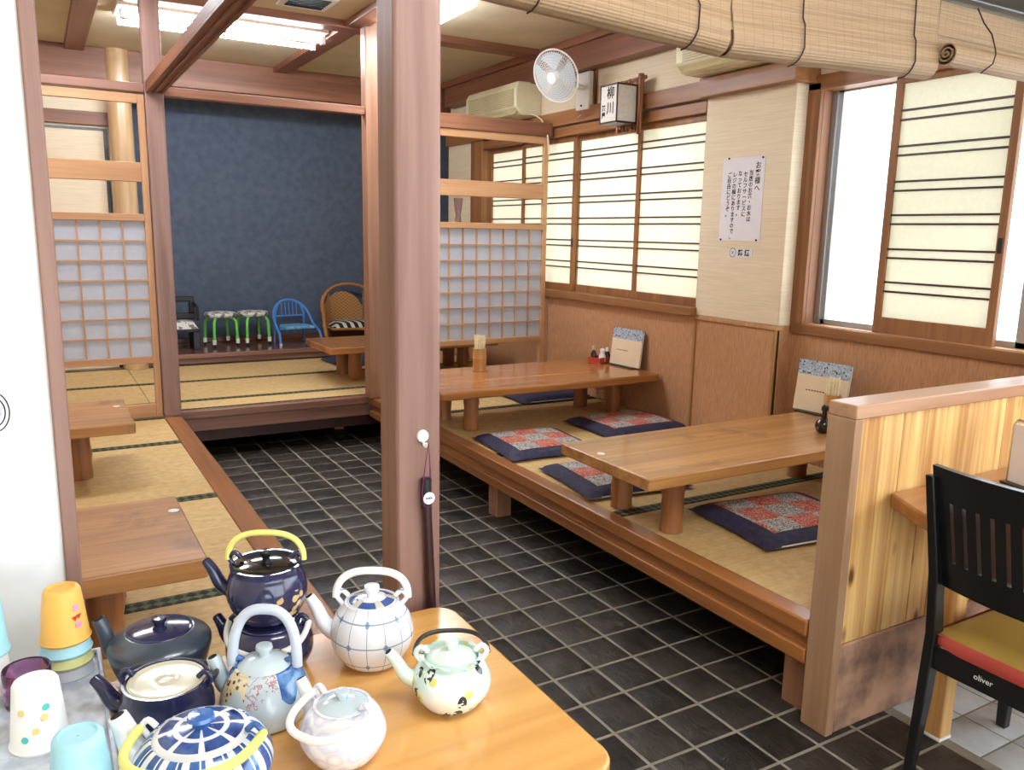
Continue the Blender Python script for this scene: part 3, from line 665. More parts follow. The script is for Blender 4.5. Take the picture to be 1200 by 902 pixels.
# wall fan
fc = Vector((3.33, 5.185, 2.715))
q = thing('wall_fan', 'white wall mounted fan above the shoji window', 'fan', (XW, 5.29, 2.52))
BX('wall_bracket', M['white'], q, -.045, 0.0, -.085, .085, 0, .27, .008); BX('back_plate', M['bark'], q, -.008, .02, -.105, .105, -.01, .285, .003)
MB().lathe([(.006, 0), (.006, .01)], 10).build('switch', M['ink'], q, (-.047, 0, .03), (0, R(-90), 0))
nrm = (-fw * .62 - rt * .55 + dn * .55).normalized()
hd = bpy.data.objects.new('fan_head', None); fq = nrm.to_track_quat('Z', 'Y')
def fanpart(b, name, mat, par=None):
    o = b.build(name, mat, q); o.rotation_mode = 'QUATERNION'; o.rotation_quaternion = fq; o.location = fc - Vector(q.location); return o
bpy.data.objects.remove(hd)
Rf = .185; b = MB()
for k in range(9):
    u = .22 + .78 * k / 8; b.tube([(Rf * u * math.cos(a * PI / 24), Rf * u * math.sin(a * PI / 24), .055 * (1 - u ** 3)) for a in range(48)], .0016 if k < 8 else .006, 5, True)
for k in range(60):
    a = k * PI / 30; b.tube([(Rf * u * math.cos(a), Rf * u * math.sin(a), .055 * (1 - u ** 3)) for u in (.2, .5, .75, .9, 1)], .0013, 4)
    b.tube([(Rf * u * math.cos(a), Rf * u * math.sin(a), -.05 * (1 - u ** 3)) for u in (.3, .6, .85, 1)], .0013, 4)
fanpart(b, 'guard', M['white'])
fanpart(MB().lathe([(0.001, .062), (.036, .060), (.042, .052), (.042, .045)], 28), 'badge', M['white'])
bl = NT('clear_grey_blade'); bl.col((190, 200, 206)); M['blade'] = bl.fin(.25, .5)
for k in range(4):
    def bp(i, j, k=k):
        r_ = .03 + .135 * i; a = k * PI / 2 + (j - .5) * (.9 + .5 * i); return (r_ * math.cos(a), r_ * math.sin(a), .02 - .03 * j)
    fanpart(MB().grid(bp, 6, 6), 'blade', M['blade'])
fanpart(MB().lathe([(.03, -.02), (.05, -.045), (.056, -.08), (.05, -.14), (.03, -.16), (.001, -.163)], 28), 'motor', M['white'])
e_ = fc - nrm * .10 - Vector(q.location)
MB().tube([e_, e_ + Vector((.06, .02, -.06)), Vector((-.06, 0, .16)), Vector((-.02, 0, .15))], .02, 10).build('arm', M['white'], q)
MB().tube([Vector((-.03, .02, 0)), Vector((-.03, .02, -.03)), Vector((-.05, .05, -.05))], .003, 6).build('pull_cord', M['cream'], q)
# air conditioners
def aircon(label, x0, y0, y1, z0, z1, sgn=1):
    q = thing('air_conditioner', label, 'air conditioner', (XW + .02, (y0 + y1) / 2, z0)); L = (y1 - y0) / 2; h = z1 - z0; d = XW + .02 - x0
    prof = [(0, 0), (-d * .72, 0), (-d, h * .22), (-d, h * .8), (-d * .9, h), (0, h)]
    b = MB(); n = len(prof); b.v = [(x, -L, z) for x, z in prof] + [(x, L, z) for x, z in prof]
    b.face(tuple(range(n))); b.face(tuple(range(n, 2 * n))[::-1])
    for i in range(n): j = (i + 1) % n; b.face((j, i, n + i, n + j))
    b.build('body', M['cream'], q, bevel=.012)
    for k in range(9): z = h * (.27 + .058 * k); BX('grille_slat', M['creamdk'], q, -d - .006, -d + .004, -L + .03, L - .07, z, z + h * .028, 0)
    MB().box(-.004, .004, -L + .04, L - .04, -h * .17, 0).build('louver', M['creamdk'], q, (-d * .84, 0, h * .14), (0, R(38), 0))
    BX('louver', M['cream'], q, -d * .66, -d * .2, -L + .04, L - .04, -.006, .0, 0)
    return q
aircon('cream air conditioner on the far wall beside the fan', 3.45, 5.965, 6.86, 2.55, 2.81)
aircon('cream air conditioner partly hidden behind the bamboo blinds', 3.44, 3.02, 4.03, 2.565, 2.79)
tag(MB().tube([(3.60, 5.965, 2.56), (3.60, 5.9, 2.545), (3.60, 5.80, 2.50), (3.605, 5.75, 2.42), (3.60, 5.70, 2.36), (3.60, 5.69, 2.30), (3.605, 5.688, 2.22)], .007, 8).build('power_cord', M['cream']), 'pale cord hanging from the far air conditioner over the lintel', 'cord')
# vase on the screen cap
gl = NT('pinkish_glass'); gl.col((150, 110, 104)); gl.b.inputs['Transmission Weight'].default_value = .5; gm = gl.fin(.15)
tag(MB().lathe([(.022, 0), (.026, .01), (.02, .05), (.03, .12), (.036, .18), (.032, .18), (.026, .12), (.014, .05), (.001, .02)], 20).build('glass_vase', gm, None, (2.83, 5.74, 1.675)), 'small pinkish glass vase standing on the right lattice screen', 'vase')

# ================================================================== CEILING LAMPS
def tube_lamp(label, cx, cy, L, along='X', z=CZ):
    q = thing('fluorescent_lamp', label, 'ceiling lamp', (cx, cy, z), 0 if along == 'X' else R(90), 'fluorescent ceiling lamps')
    BX('housing', M['lampshell'], q, -L / 2, L / 2, -.17, .17, -.03, 0); MB().extr_x([(-.16, 0), (-.05, -.05), (.05, -.05), (.16, 0)], -L / 2 + .04, L / 2 - .04).build('reflector', M['lampshell'], q)
    for y in (-.12, .12): 
        MB().tube([(-L / 2 + .05, y, -.075), (L / 2 - .05, y, -.075)], .016, 12).build('tube', M['tube'], q)
        for s_ in (-1, 1): BX('socket', M['white'], q, s_ * (L / 2 - .035) - .015, s_ * (L / 2 - .035) + .015, y - .022, y + .022, -.10, -.045)
    return q
tube_lamp('long fluorescent lamp on the ceiling in front of the navy alcove', 1.27, 6.30, 1.40)
tube_lamp('fluorescent lamp on the ceiling above the left platform', .05, 4.8, 1.0)
tube_lamp('unseen fluorescent lamp added on the ceiling to light the front counter', .9, .3, 1.4)  # added lamp out of view, lights the foreground from above
q = thing('box_lamp', 'white box lamp on the ceiling above the right platform', 'ceiling lamp', (2.27, 5.1, CZ))
BX('housing', M['lampshell'], q, -.17, .17, -.42, .42, -.05, 0)
for s_ in (-1, 1): BX('diffuser', M['diff'], q, s_ * .083 - .075, s_ * .083 + .075, -.41, .41, -.085, -.05, .01)
q = thing('ceiling_vent', 'square vent grille in the ceiling left of the middle pillar', 'vent', (1.62, 5.48, CZ))
BX('frame', M['lampshell'], q, -.16, .16, -.16, .16, -.012, 0)
for i in range(6): BX('slat', M['black'], q, -.12, .12, -.12 + .04 * i, -.105 + .04 * i, -.02, -.012, 0)

# ================================================================== BAMBOO BLINDS
def blind(label, x0, x1, zb, zb2, y=1.672, turns=2.2, rr=.04, front=False):
    L = x1 - x0; q = thing('bamboo_blind', label, 'blind', (x0, y, zb), 0, 'rolled bamboo blinds'); q.rotation_euler = (0, -math.atan2(zb2 - zb, L), 0)
    th = .004; tp = 2.333 - zb - max(0, zb2 - zb); cl = [(0, tp), (0.0, tp * .5), (-.004, .10), (-.012, rr)]
    ctr = (rr - .012, rr)
    n = int(turns * 18)
    for k in range(1, n + 1):
        a = PI + 2 * PI * k / 18; r_ = rr - .0125 * (k / 18); cl.append((ctr[0] + r_ * math.cos(a), ctr[1] + r_ * math.sin(a)))
    if front: cl = [(-a + (.012 if i_ < 4 else 0), c_) for i_, (a, c_) in enumerate(cl)]
    def nrm2(i):
        a = cl[max(0, i - 1)]; c_ = cl[min(len(cl) - 1, i + 1)]; d = Vector((c_[0] - a[0], c_[1] - a[1])).normalized(); return (-d.y, d.x)
    b = MB(); n = len(cl); NXs = 4
    for s_ in (1, -1):
        for i in range(n):
            nn = nrm2(i)
            for x in (0, L): b.v.append((x, cl[i][0] + s_ * nn[0] * th / 2, cl[i][1] + s_ * nn[1] * th / 2))
    for s_ in (0, 1):
        for i in range(n - 1):
            a = s_ * 2 * n + 2 * i; fc_ = (a, a + 1, a + 3, a + 2); b.face(fc_ if bool(s_) != front else fc_[::-1])
    for i in range(n - 1):
        for e in (0, 1): a = 2 * i + e; c_ = 2 * n + 2 * i + e; b.face((a, a + 2, c_ + 2, c_) if e == 0 else (a, c_, c_ + 2, a + 2))
    b.build('reed_sheet', M['blind'], q, sharp=60)
    for fx in () if front else (.30, .86):
        x = fx * L; MB().tube([(x, -.006, tp), (x, -.007, tp * .5), (x + .004, -.012, .1), (x, -.018, rr)] + [(x - .012 * k / 4, ctr[0] + (rr + .004) * math.cos(PI + k * PI / 8), ctr[1] + (rr + .004) * math.sin(PI + k * PI / 8)) for k in range(1, 5)], .0022, 6).build('pull_cord', M['cordblk'], q)
    if front:
        for fx in (.2, .8):
            x = fx * L; MB().tube([(x, -.004, tp), (x, -.03, tp * .75), (x, -.06, tp * .55), (x, -2 * rr, rr * 1.7), (x, -2 * rr - .004, rr * 1.2), (x, -2 * rr + .002, rr * .5), (x, -rr, -.004)], .0022, 6).build('pull_cord', M['cordblk'], q)
    return q
blind('rolled bamboo blind hanging next to the middle pillar', .775, 1.597, 2.108, 2.066)
blind('rolled bamboo blind hanging above the end of the pine partition', 1.612, 2.478, 2.066, 2.10)
blind('rolled bamboo blind hanging furthest right with its coiled end showing', 2.49, 3.35, 2.135, 2.135, turns=3.0, rr=.038, front=True)

# ================================================================== CANE ON THE PILLAR
q = thing('umbrella_cane', 'dark slim cane hanging by a purple cord on the middle pillar', 'cane', (.72, 1.617, .42))
M['canewood'] = plain('dark_cane_lacquer', (46, 22, 26), .3, .5, var=4, coat=.3); M['purple'] = plain('purple_cord', (112, 34, 92), .7, .3)
MB().tube([(.022, 0, 0), (.016, 0, .3), (.002, 0, .60)], .011, 12).build('shaft', M['canewood'], q); MB().tube([(.003, 0, .565), (.001, 0, .635)], .0125, 12).build('grip', M['black'], q)
MB().tube([(-.010, -.004, .60), (-.006, -.010, .66), (.0, -.016, .722), (.007, -.010, .66), (.011, -.004, .60), (.008, -.012, .57), (-.008, -.012, .575)], .0016, 6, True).build('cord', M['purple'], q)
lb = MB().lathe([(.001, 0), (.014, 0), (.014, .001), (.001, .001)], 20, cap=False).build('label_disc', M['white'], q, (.003, -.0125, .592), (R(90), 0, 0))
b = MB()
for i in range(4): b.box(-.008 + i * .0042, -.0055 + i * .0042, -.002, .003 - .001 * (i % 2), .0012, .0016)
b.build('print', M['greyink'], lb)
q = thing('wall_hook', 'round white hook on the middle pillar', 'hook', (.718, 1.63, 1.135))
MB().lathe([(.014, 0), (.013, .006), (.004, .009)], 24).build('disc', M['white'], q, (0, 0, .016), (R(90), 0, 0)); MB().tube([(0, -.006, .004), (0, -.012, -.004), (0, -.020, -.004), (0, -.023, .004)], .003, 8).build('prong', M['white'], q)

# ================================================================== CHILDREN'S SEATS IN THE ALCOVE
ZK = HP + .09
M['green'] = plain('green_paint', (112, 206, 84), .4, .5, var=4); M['bluep'] = plain('blue_paint', (74, 138, 214), .4, .5, var=4)
t = NT('cow_print_vinyl'); t.col(t.ramp(t.noise(t.co(), 22, 2), [(.52, (226, 224, 218)), (.56, (120, 112, 104))])); M['cow'] = t.fin(.5, .4)
M['rattan'] = wood('rattan_cane', (138, 86, 40), (188, 130, 72), 'Z', .45, .1, 60); 
t = NT('woven_rattan'); c = t.n('ShaderNodeTexChecker'); t.l(t.co((60, 60, 60)), c.inputs[0]); c.inputs[1].default_value = lin((150, 104, 56)); c.inputs[2].default_value = lin((190, 142, 86)); c.inputs[3].default_value = 1.0; t.col(c.outputs[0]); M['weave'] = t.fin(.5, .3)
t = NT('striped_cushion'); o = t.xyz(); sgn = t.math('GREATER_THAN', t.math('SINE', t.math('MULTIPLY', t.math('ADD', o[0], t.math('MULTIPLY', o[1], .35)), 105)), 0.1); t.col(t.mix(sgn, (30, 32, 36), (206, 200, 184))); M['stripe'] = t.fin(.7, .2)
def stool(label, x, y, rz):
    q = thing('kids_stool', label, 'stool', (x, y, ZK), R(rz), 'green legged stools')
    MB().lathe([(.001, .285), (.12, .285), (.145, .292), (.152, .31), (.145, .328), (.11, .335), (.001, .337)], 32, cap=False).build('seat', M['cow'], q)
    for k in range(4):
        a = PI / 4 + k * PI / 2; c_, s_ = math.cos(a), math.sin(a)
        lg = MB().tube([(.09 * c_, .09 * s_, .285), (.13 * c_, .13 * s_, .275), (.155 * c_, .155 * s_, .24), (.165 * c_, .165 * s_, .06)], .014, 10).build('leg', M['green'], q); MB().lathe([(.013, 0), (.018, .02), (.02, .03)], 10, (.166 * c_, .166 * s_, 0)).build('rubber_foot', M['black'], lg); MB().lathe([(.019, .03), (.019, .075)], 10, (.166 * c_, .166 * s_, 0)).build('white_sleeve', M['white'], lg)
stool('green legged stool with cow print seat next to the dark booster chair', 1.53, 8.38, 12)
stool('green legged stool with cow print seat next to the blue chair', 1.845, 8.40, 12)
q = thing('kids_chair', 'small blue metal chair with a rounded back', 'chair', (2.245, 8.31, ZK), R(8))
arch = [(-.2 * math.cos(a) * 1.0, .02 + .15 * math.sin(a) ** .7 if math.sin(a) > 0 else .02, .20 + .23 * max(0, math.sin(a)) ** .8) for a in [PI * k / 14 for k in range(15)]]
MB().tube([(-.225, -.17, 0), (-.215, -.12, .12)] + [(x, y, z) for x, y, z in arch] + [(.215, -.12, .12), (.225, -.17, 0)], .013, 10).build('back_hoop', M['bluep'], q)
sbt = t = NT('blue_seat_print'); t.col(t.ramp(t.noise(t.co(), 25, 2), [(.45, (92, 160, 214)), (.6, (150, 200, 214))])); 
MB().prism([(-.15 + .3 * 0, -.14), (.15, -.14), (.16, .02), (.10, .14), (-.10, .14), (-.16, .02)], .155, .185).build('seat', t.fin(.4), q, bevel=.008)
for x in (-.16, .16): MB().tube([(x, .15, 0), (x * .95, .13, .30), (x * .75, .14, .385)], .011, 8).build('rear_leg', M['bluep'], q)
for i in range(5): MB().tube([(-.08 + .04 * i, .135, .27), (-.08 + .04 * i, .15, .41)], .005, 6).build('spindle', M['bluep'], q)
MB().tube([(-.155, .13, .27), (.155, .13, .27)], .008, 8).build('crossbar', M['bluep'], q); MB().tube([(-.2, -.1, .16), (.2, -.1, .16)], .009, 8).build('crossbar', M['bluep'], q)
for x in (-.225, .225): MB().lathe([(.013, 0), (.016, .025)], 10, (x, -.17, 0)).build('foot_cap', M['white'], q)
q = thing('rattan_chair', 'low rattan chair with a woven back and striped cushion', 'chair', (2.875, 8.34, ZK), R(-6)); q.scale = (1.32, 1.1, 1.0)
hp = [(-.25 * math.cos(a), -.1 + .3 * max(0, math.sin(a)) ** .6, .28 + .30 * max(0, math.sin(a)) ** .8) for a in [PI * k / 18 for k in range(19)]]
MB().tube([(-.24, -.2, 0), (-.26, -.18, .2)] + hp + [(.26, -.18, .2), (.24, -.2, 0)], .016, 10).build('frame_hoop', M['rattan'], q)
MB().tube([(-.20, -.2, .14), (.20, -.2, .14), (.22, .1, .14), (.12, .2, .14), (-.12, .2, .14), (-.22, .1, .14)], .014, 10, True).build('seat_ring', M['rattan'], q)
def wb_(i, j): u = 2 * i - 1; z = .17 + .33 * j * math.sqrt(max(0.02, 1 - .75 * u * u * j)); return (-.05 + u * .16, .19 - .03 * u * u + .0 * j, z)
MB().grid(wb_, 10, 8).grid(lambda i, j: (lambda p: (p[0], p[1] + .012, p[2]))(wb_(1 - i, j)), 10, 8).build('woven_back', M['weave'], q, sharp=70)
for i in range(5): x = .12 + .033 * i; yy = .17 - .07 * i; MB().tube([(x, yy, .14), (x, yy + .01, .50 - .035 * i)], .005, 6).build('cane_bar', M['rattan'], q)
for i in range(4): z = .2 + .07 * i; MB().tube([(.11, .19, z), (.20, .09, z), (.25, -.08, z - .02)], .004, 6).build('cane_bar', M['rattan'], q)
for i in range(5): MB().tube([(-.16 - .02 * i, .14 - .06 * i, .14), (-.17 - .02 * i, .15 - .06 * i, .48 - .04 * i)], .005, 6).build('cane_bar', M['rattan'], q)
for x, y in ((-.17, .16), (.17, .16)): MB().tube([(x, y, 0), (x, y, .4)], .013, 8).build('leg', M['rattan'], q)
def cu_(i, j): u, v = 2 * i - 1, 2 * j - 1; return (u * .19, v * .18 - .02, .155 + .06 * ((1 - u ** 4) * (1 - v ** 4)) ** .5)
MB().grid(cu_, 12, 12).grid(lambda i, j: (lambda p: (p[0], p[1], .154))(cu_(1 - i, j)), 12, 12).build('cushion', M['stripe'], q, sharp=80)
q = thing('booster_chair', 'dark plastic booster chair with a patterned pad beside the navy wall', 'chair', (1.14, 8.32, ZK))
M['dkblue'] = plain('dark_grey_plastic', (44, 46, 54), .5, .4, var=4)
for x in (-.13, .13): BX('leg', M['dkblue'], q, x - .03, x + .03, -.14, .14, 0, .17, .008)
BX('seat', M['black'], q, -.16, .16, -.15, .15, .17, .20, .006); MB().grid(lambda i, j: ((2 * i - 1) * .15, (2 * j - 1) * .14, .20 + .07 * ((1 - (2 * i - 1) ** 6) * (1 - (2 * j - 1) ** 6)) ** .5), 10, 10).build('pad', M['cow'], q, sharp=80)
b = MB(); b.box(-.16, .16, .08, .14, .27, .33); b.box(-.16, -.11, .09, .14, .33, .46); b.box(.11, .16, .09, .14, .33, .46); b.box(-.16, .16, .09, .14, .44, .49); b.build('backrest', M['black'], q, bevel=.01)
b = MB(); 
for x in (-.15, .15): b.tube([(x, -.12, .27), (x, -.10, .40), (x, .10, .42)], .016, 8)
b.build('armrest', M['black'], q)

# ================================================================== FRONT COUNTER WITH TEAPOTS AND CUPS
TZ = .76
q = thing('serving_table', 'honey coloured wooden table in front holding teapots and cups', 'table', (0, 1.24, 0))
xr, yf, yn = .762, .345, -.31; pts = []
for cx_, cy_, a0 in ((xr - .05, yf - .05, 0), (-1.0, yf - .05, 90), (-1.0, yn + .05, 180), (xr - .05, yn + .05, 270)):
    for k in range(7): an = R(a0 + 15 * k); pts.append((cx_ + .05 * math.cos(an), cy_ + .05 * math.sin(an)))
MB().prism(pts, TZ - .035, TZ).build('table_top', M['counter'], q, bevel=.006)
for lx in (-.95, .68):
    for ly in (-.24, .28): BX('leg', M['counter'], q, lx - .03, lx + .03, ly - .03, ly + .03, 0, TZ - .035)
BX('apron', M['counter'], q, -.95, .68, .26, .285, TZ - .10, TZ - .035); BX('apron', M['counter'], q, -.95, .68, -.25, -.225, TZ - .10, TZ - .035)

def glaze(name, c, rough=.12, var=4, coat=.4): return plain(name, c, rough, .5, 0, coat, var, 8)
M['navyglaze'] = glaze('navy_glaze', (38, 40, 74)); M['greyglaze'] = glaze('slate_grey_glaze', (58, 68, 82), .28); M['porc'] = glaze('white_porcelain', (238, 242, 248)); M['celadon'] = glaze('pale_celadon', (190, 206, 212)); M['mint'] = glaze('mint_porcelain', (216, 236, 226))
M['creamglaze'] = glaze('cream_glaze', (206, 202, 178)); M['yellowcane'] = plain('yellow_vinyl_cane', (226, 222, 124), .5, .4); M['whitecane'] = plain('white_vinyl_cane', (240, 239, 236), .5, .4); M['greycane'] = plain('pale_blue_porcelain_handle', (196, 206, 220), .3, .5); M['wire'] = plain('dark_wire', (60, 56, 54), .4, .5, .6)
M['cobalt'] = glaze('cobalt_glaze', (52, 104, 178))
def ang_of(t, o): return t.math('ADD', t.math('DIVIDE', t.math('ARCTAN2', o[1], o[0]), 2 * PI), 0.5)
def near(t, v_, c_, w_): return t.math('LESS_THAN', t.math('ABSOLUTE', t.math('SUBTRACT', v_, c_)), w_)
# white pot with thin blue grid
t = NT('blue_grid_porcelain'); o = t.xyz(); an = ang_of(t, o); fr = t.math('FRACT', t.math('MULTIPLY', an, 14.0)); fz_ = t.math('FRACT', t.math('MULTIPLY', o[2], 1 / .043))
ln = t.math('MAXIMUM', near(t, fr, .5, .02), near(t, fz_, .5, .028)); fl_ = t.math('LESS_THAN', t.math('ADD', t.math('POWER', t.math('MULTIPLY', t.math('SUBTRACT', fr, .5), 1.0), 2.0), t.math('POWER', t.math('SUBTRACT', fz_, .5), 2.0)), .018)
alt = t.math('LESS_THAN', t.math('FRACT', t.math('MULTIPLY', t.math('ADD', t.math('FLOOR', t.math('MULTIPLY', an, 14.0)), t.math('FLOOR', t.math('MULTIPLY', o[2], 1 / .043))), .5)), .25)
c = t.mix(t.math('MULTIPLY', ln, .8), (232, 236, 244), (104, 126, 150)); c = t.mix(t.math('MULTIPLY', t.math('MULTIPLY', fl_, alt), .75), c, (84, 128, 168)); t.col(c); M['gridpot'] = t.fin(.12, .5, 0, .4)
# blue and white stripes
t = NT('blue_stripe_porcelain'); o = t.xyz(); fr = t.math('FRACT', t.math('MULTIPLY', ang_of(t, o), 15.0)); br_ = t.ramp(t.noise(t.co(), 25, 3), [(.35, (30, 62, 130)), (.65, (66, 120, 192))])
c = t.mix(t.math('MAXIMUM', near(t, fr, .5, .17), near(t, fr, .12, .04)), br_, (232, 236, 244)); t.col(c); M['stripepot'] = t.fin(.12, .5, 0, .4)
t = NT('blue_wheel_porcelain'); o = t.xyz(); fr = t.math('FRACT', t.math('MULTIPLY', ang_of(t, o), 8.0)); rr_ = t.math('SQRT', t.math('ADD', t.math('MULTIPLY', o[0], o[0]), t.math('MULTIPLY', o[1], o[1])))
c = t.mix(t.math('MAXIMUM', near(t, fr, .5, .10), t.math('MAXIMUM', near(t, rr_, .066, .006), near(t, rr_, .036, .004))), t.ramp(t.noise(t.co(), 30, 3), [(.35, (28, 44, 96)), (.65, (60, 96, 160))]), (226, 228, 236)); c = t.mix(t.math('GREATER_THAN', rr_, .074), c, (74, 58, 54)); t.col(c); M['wheellid'] = t.fin(.12, .5, 0, .4)
# celadon pot with blue patchwork shoulder
t = NT('patchwork_celadon'); o = t.xyz(); an = ang_of(t, o); f6 = t.math('MULTIPLY', an, 7.0); cellid = t.math('FLOOR', f6); par = t.math('MODULO', cellid, 3.0)
sh = t.math('GREATER_THAN', t.math('ADD', o[2], t.math('MULTIPLY', t.math('SINE', t.math('MULTIPLY', an, 44.0)), .014)), .066)
pa = t.ramp(t.noise(t.co(), 45, 3), [(.35, (34, 72, 140)), (.65, (96, 144, 198))]); dots = t.ramp(t.vor(t.co(), 95), [(.25, (96, 60, 34)), (.4, (226, 212, 176))]); red = t.ramp(t.noise(t.co(), 60, 3), [(.49, (196, 208, 216)), (.525, (168, 82, 70)), (.56, (190, 204, 214))])
c = t.mix(near(t, par, 0, .5), dots, pa); c = t.mix(near(t, par, 2, .5), c, red); t.col(t.mix(sh, (190, 206, 214), c)); M['patchpot'] = t.fin(.12, .5, 0, .4)
# mint pot with leaves and yellow flowers
t = NT('mint_flower_porcelain'); v1 = t.co((1, 1, 1)); k1 = t.vor(t.co((1, 1, .55), False, (.4, .5, .2)), 30); k2 = t.vor(t.co((1, 1, 1), False, (1.1, .3, .8)), 27); kn = t.noise(v1, 90, 2)
c = t.ramp(t.noise(v1, 14, 2), [(.4, (206, 234, 226)), (.6, (236, 244, 240))]); c = t.mix(t.ramp(k2, [(.2, (1., 1., 1.)), (.26, (0., 0., 0.))]), c, (216, 214, 120)); lf = t.math('MULTIPLY', t.math('LESS_THAN', k1, .27), t.math('GREATER_THAN', kn, .46)); c = t.mix(lf, c, (44, 48, 52)); t.col(c); M['mintpot'] = t.fin(.12, .5, 0, .4)
# white pot, pale lilac flowers
t = NT('pale_flower_porcelain'); t.col(t.ramp(t.vor(t.co(), 42), [(.2, (244, 246, 250)), (.5, (214, 216, 236)), (.7, (236, 240, 246))])); M['palepot'] = t.fin(.12, .5, 0, .4)
# navy with a gold flower spray
t = NT('navy_gold_glaze'); o = t.xyz(); k = t.vor(t.co(), 58); ar = t.math('LESS_THAN', t.math('ADD', t.math('POWER', t.math('SUBTRACT', t.math('FRACT', t.math('ADD', ang_of(t, o), .60)), .50), 2.0), t.math('MULTIPLY', t.math('POWER', t.math('SUBTRACT', o[2], .046), 2.0), 12.0)), .0085)
g = t.math('MULTIPLY', ar, t.math('LESS_THAN', k, .42)); t.col(t.mix(g, t.ramp(t.noise(t.co(), 8, 2), [(.3, (34, 36, 68)), (.7, (46, 48, 84))]), (196, 164, 112))); M['navygold'] = t.fin(.14, .5, 0, .4)
t = NT('blue_spot_porcelain'); t.col(t.ramp(t.vor(t.co(), 30), [(.12, (70, 96, 150)), (.2, (206, 218, 228))])); M['spotlid'] = t.fin(.12, .5, 0, .4)

M['blackglaze'] = glaze('black_glaze', (22, 22, 26), .08)
t = NT('blue_ring_porcelain'); o = t.xyz(); rr_ = t.math('SQRT', t.math('ADD', t.math('MULTIPLY', o[0], o[0]), t.math('MULTIPLY', o[1], o[1]))); sq = t.math('LESS_THAN', t.math('FRACT', t.math('MULTIPLY', ang_of(t, o), 5.0)), .32)
c = t.mix(near(t, rr_, .036, .008), (226, 230, 240), (60, 88, 150)); c = t.mix(t.math('MULTIPLY', near(t, rr_, .034, .010), sq), c, (206, 196, 184)); t.col(c); M['ringlid'] = t.fin(.12, .5, 0, .4)
def smooth(pts, n=6):
    """Catmull-Rom through the points"""
    P = [Vector(p) for p in pts]; out = []
    for i in range(len(P) - 1):
        a, b_, c_, d = P[max(0, i - 1)], P[i], P[i + 1], P[min(len(P) - 1, i + 2)]
        for k in range(n):
            u = k / n; out.append(.5 * ((2 * b_) + (c_ - a) * u + (2 * a - 5 * b_ + 4 * c_ - d) * u * u + (3 * b_ - a - 3 * c_ + d) * u ** 3))
    return out + [P[-1]]
def teapot(label, loc, yaw, body, mat, lid=None, lidmat=None, knob=None, spout=None, handle=None, lug=None, hmat=None, wire=None, knobmat=None):
    """body: (r, z) profile; spout: (r0, z0, reach, tip z, fat, thin); handle: (half span, height, tilt deg, radius, z)"""
    q = thing('teapot', label, 'teapot', loc, R(yaw), 'teapots on the front table')
    prof = [tuple(p)[:2] for p in smooth([(r_, z, 0) for r_, z in body], 5)]
    rim = prof[-1]
    prof += [(rim[0] - .005, rim[1]), (rim[0] - .006, rim[1] - .012), (.001, rim[1] - .014)]
    MB().lathe([(.001, 0)] + prof, 44, cap=False).build('body', mat, q, sharp=60)
    if 'mint' in label:
        bo = q.children[0]
        for vx in bo.data.vertices:
            if vx.co.z > rim[1] - .004 and vx.co.xy.length > rim[0] - .004: vx.co.z += .003 * math.cos(11 * math.atan2(vx.co.y, vx.co.x)); vx.co.xy *= 1.06
    if spout:
        r0, z0, rch, zt, fat, thin = spout
        P = smooth([(r0 - .02, 0, z0), (r0 + rch * .35, 0, z0 + (zt - z0) * .28), (r0 + rch * .72, 0, z0 + (zt - z0) * .72), (r0 + rch, 0, zt)], 5); n = len(P)
        sp = MB().tube(P, [fat + (thin - fat) * (i / (n - 1)) ** .7 for i in range(n)], 16).build('spout', spout_mat.get(label, mat), q, sharp=60)
        d = (P[-1] - P[-2]).normalized(); MB().tube([P[-1], P[-1] + d * .0012], thin * .72, 14).build('opening', M['ink'], sp)
    if lid:
        lp = [tuple(p)[:2] for p in smooth([(r_, z, 0) for r_, z in lid], 4)]
        lo = MB().lathe(lp, 40, cap=False).build('lid', lidmat or mat, q, sharp=60)
        if knob:
            kr, kz, kh = knob; MB().lathe([(kr * .7, kz - .004), (kr * .62, kz + kh * .3), (kr, kz + kh * .7), (kr * .9, kz + kh), (.001, kz + kh * 1.04)], 22, cap=False).build('knob', knobmat or lidmat or mat, lo, sharp=60)
    if handle:
        hs, hh, tl, hr, hz = handle; n = 26; P = []
        for i in range(n + 1):
            a = PI * i / n; x = hs * math.copysign(abs(math.cos(a)) ** .75, math.cos(a)); z = hh * abs(math.sin(a)) ** .8
            P.append((x, -math.sin(R(tl)) * z, hz + math.cos(R(tl)) * z))
        ho = MB().tube(P, hr, 12).build('handle', hmat, q, sharp=60)
        for s_ in (-1, 1):
            lx = s_ * (hs - .002)
            MB().tube(smooth([(s_ * (lug or hs) * .80, 0, hz - .03), (s_ * (hs - .012), 0, hz - .014), (lx, 0, hz + .002), (s_ * (hs - .012), 0, hz + .014), (s_ * (hs - .024), 0, hz + .004)], 3), .0048, 10).build('lug', mat if not wire else wire, q, sharp=60)
    return q
spout_mat = {'blue and white striped teapot with a yellow handle at the front': M['porc'], 'white teapot with a thin blue grid standing at the back of the table': M['porc'], 'mint teapot with dark leaves and yellow flowers at the table edge': M['mint'], 'celadon teapot with blue patchwork shoulder and tall arched handle': M['celadon'], 'small white flowered teapot with its white handle folded down': M['porc'], 'upper navy teapot with gold flowers and a yellow handle on top of another pot': M['navyglaze']}
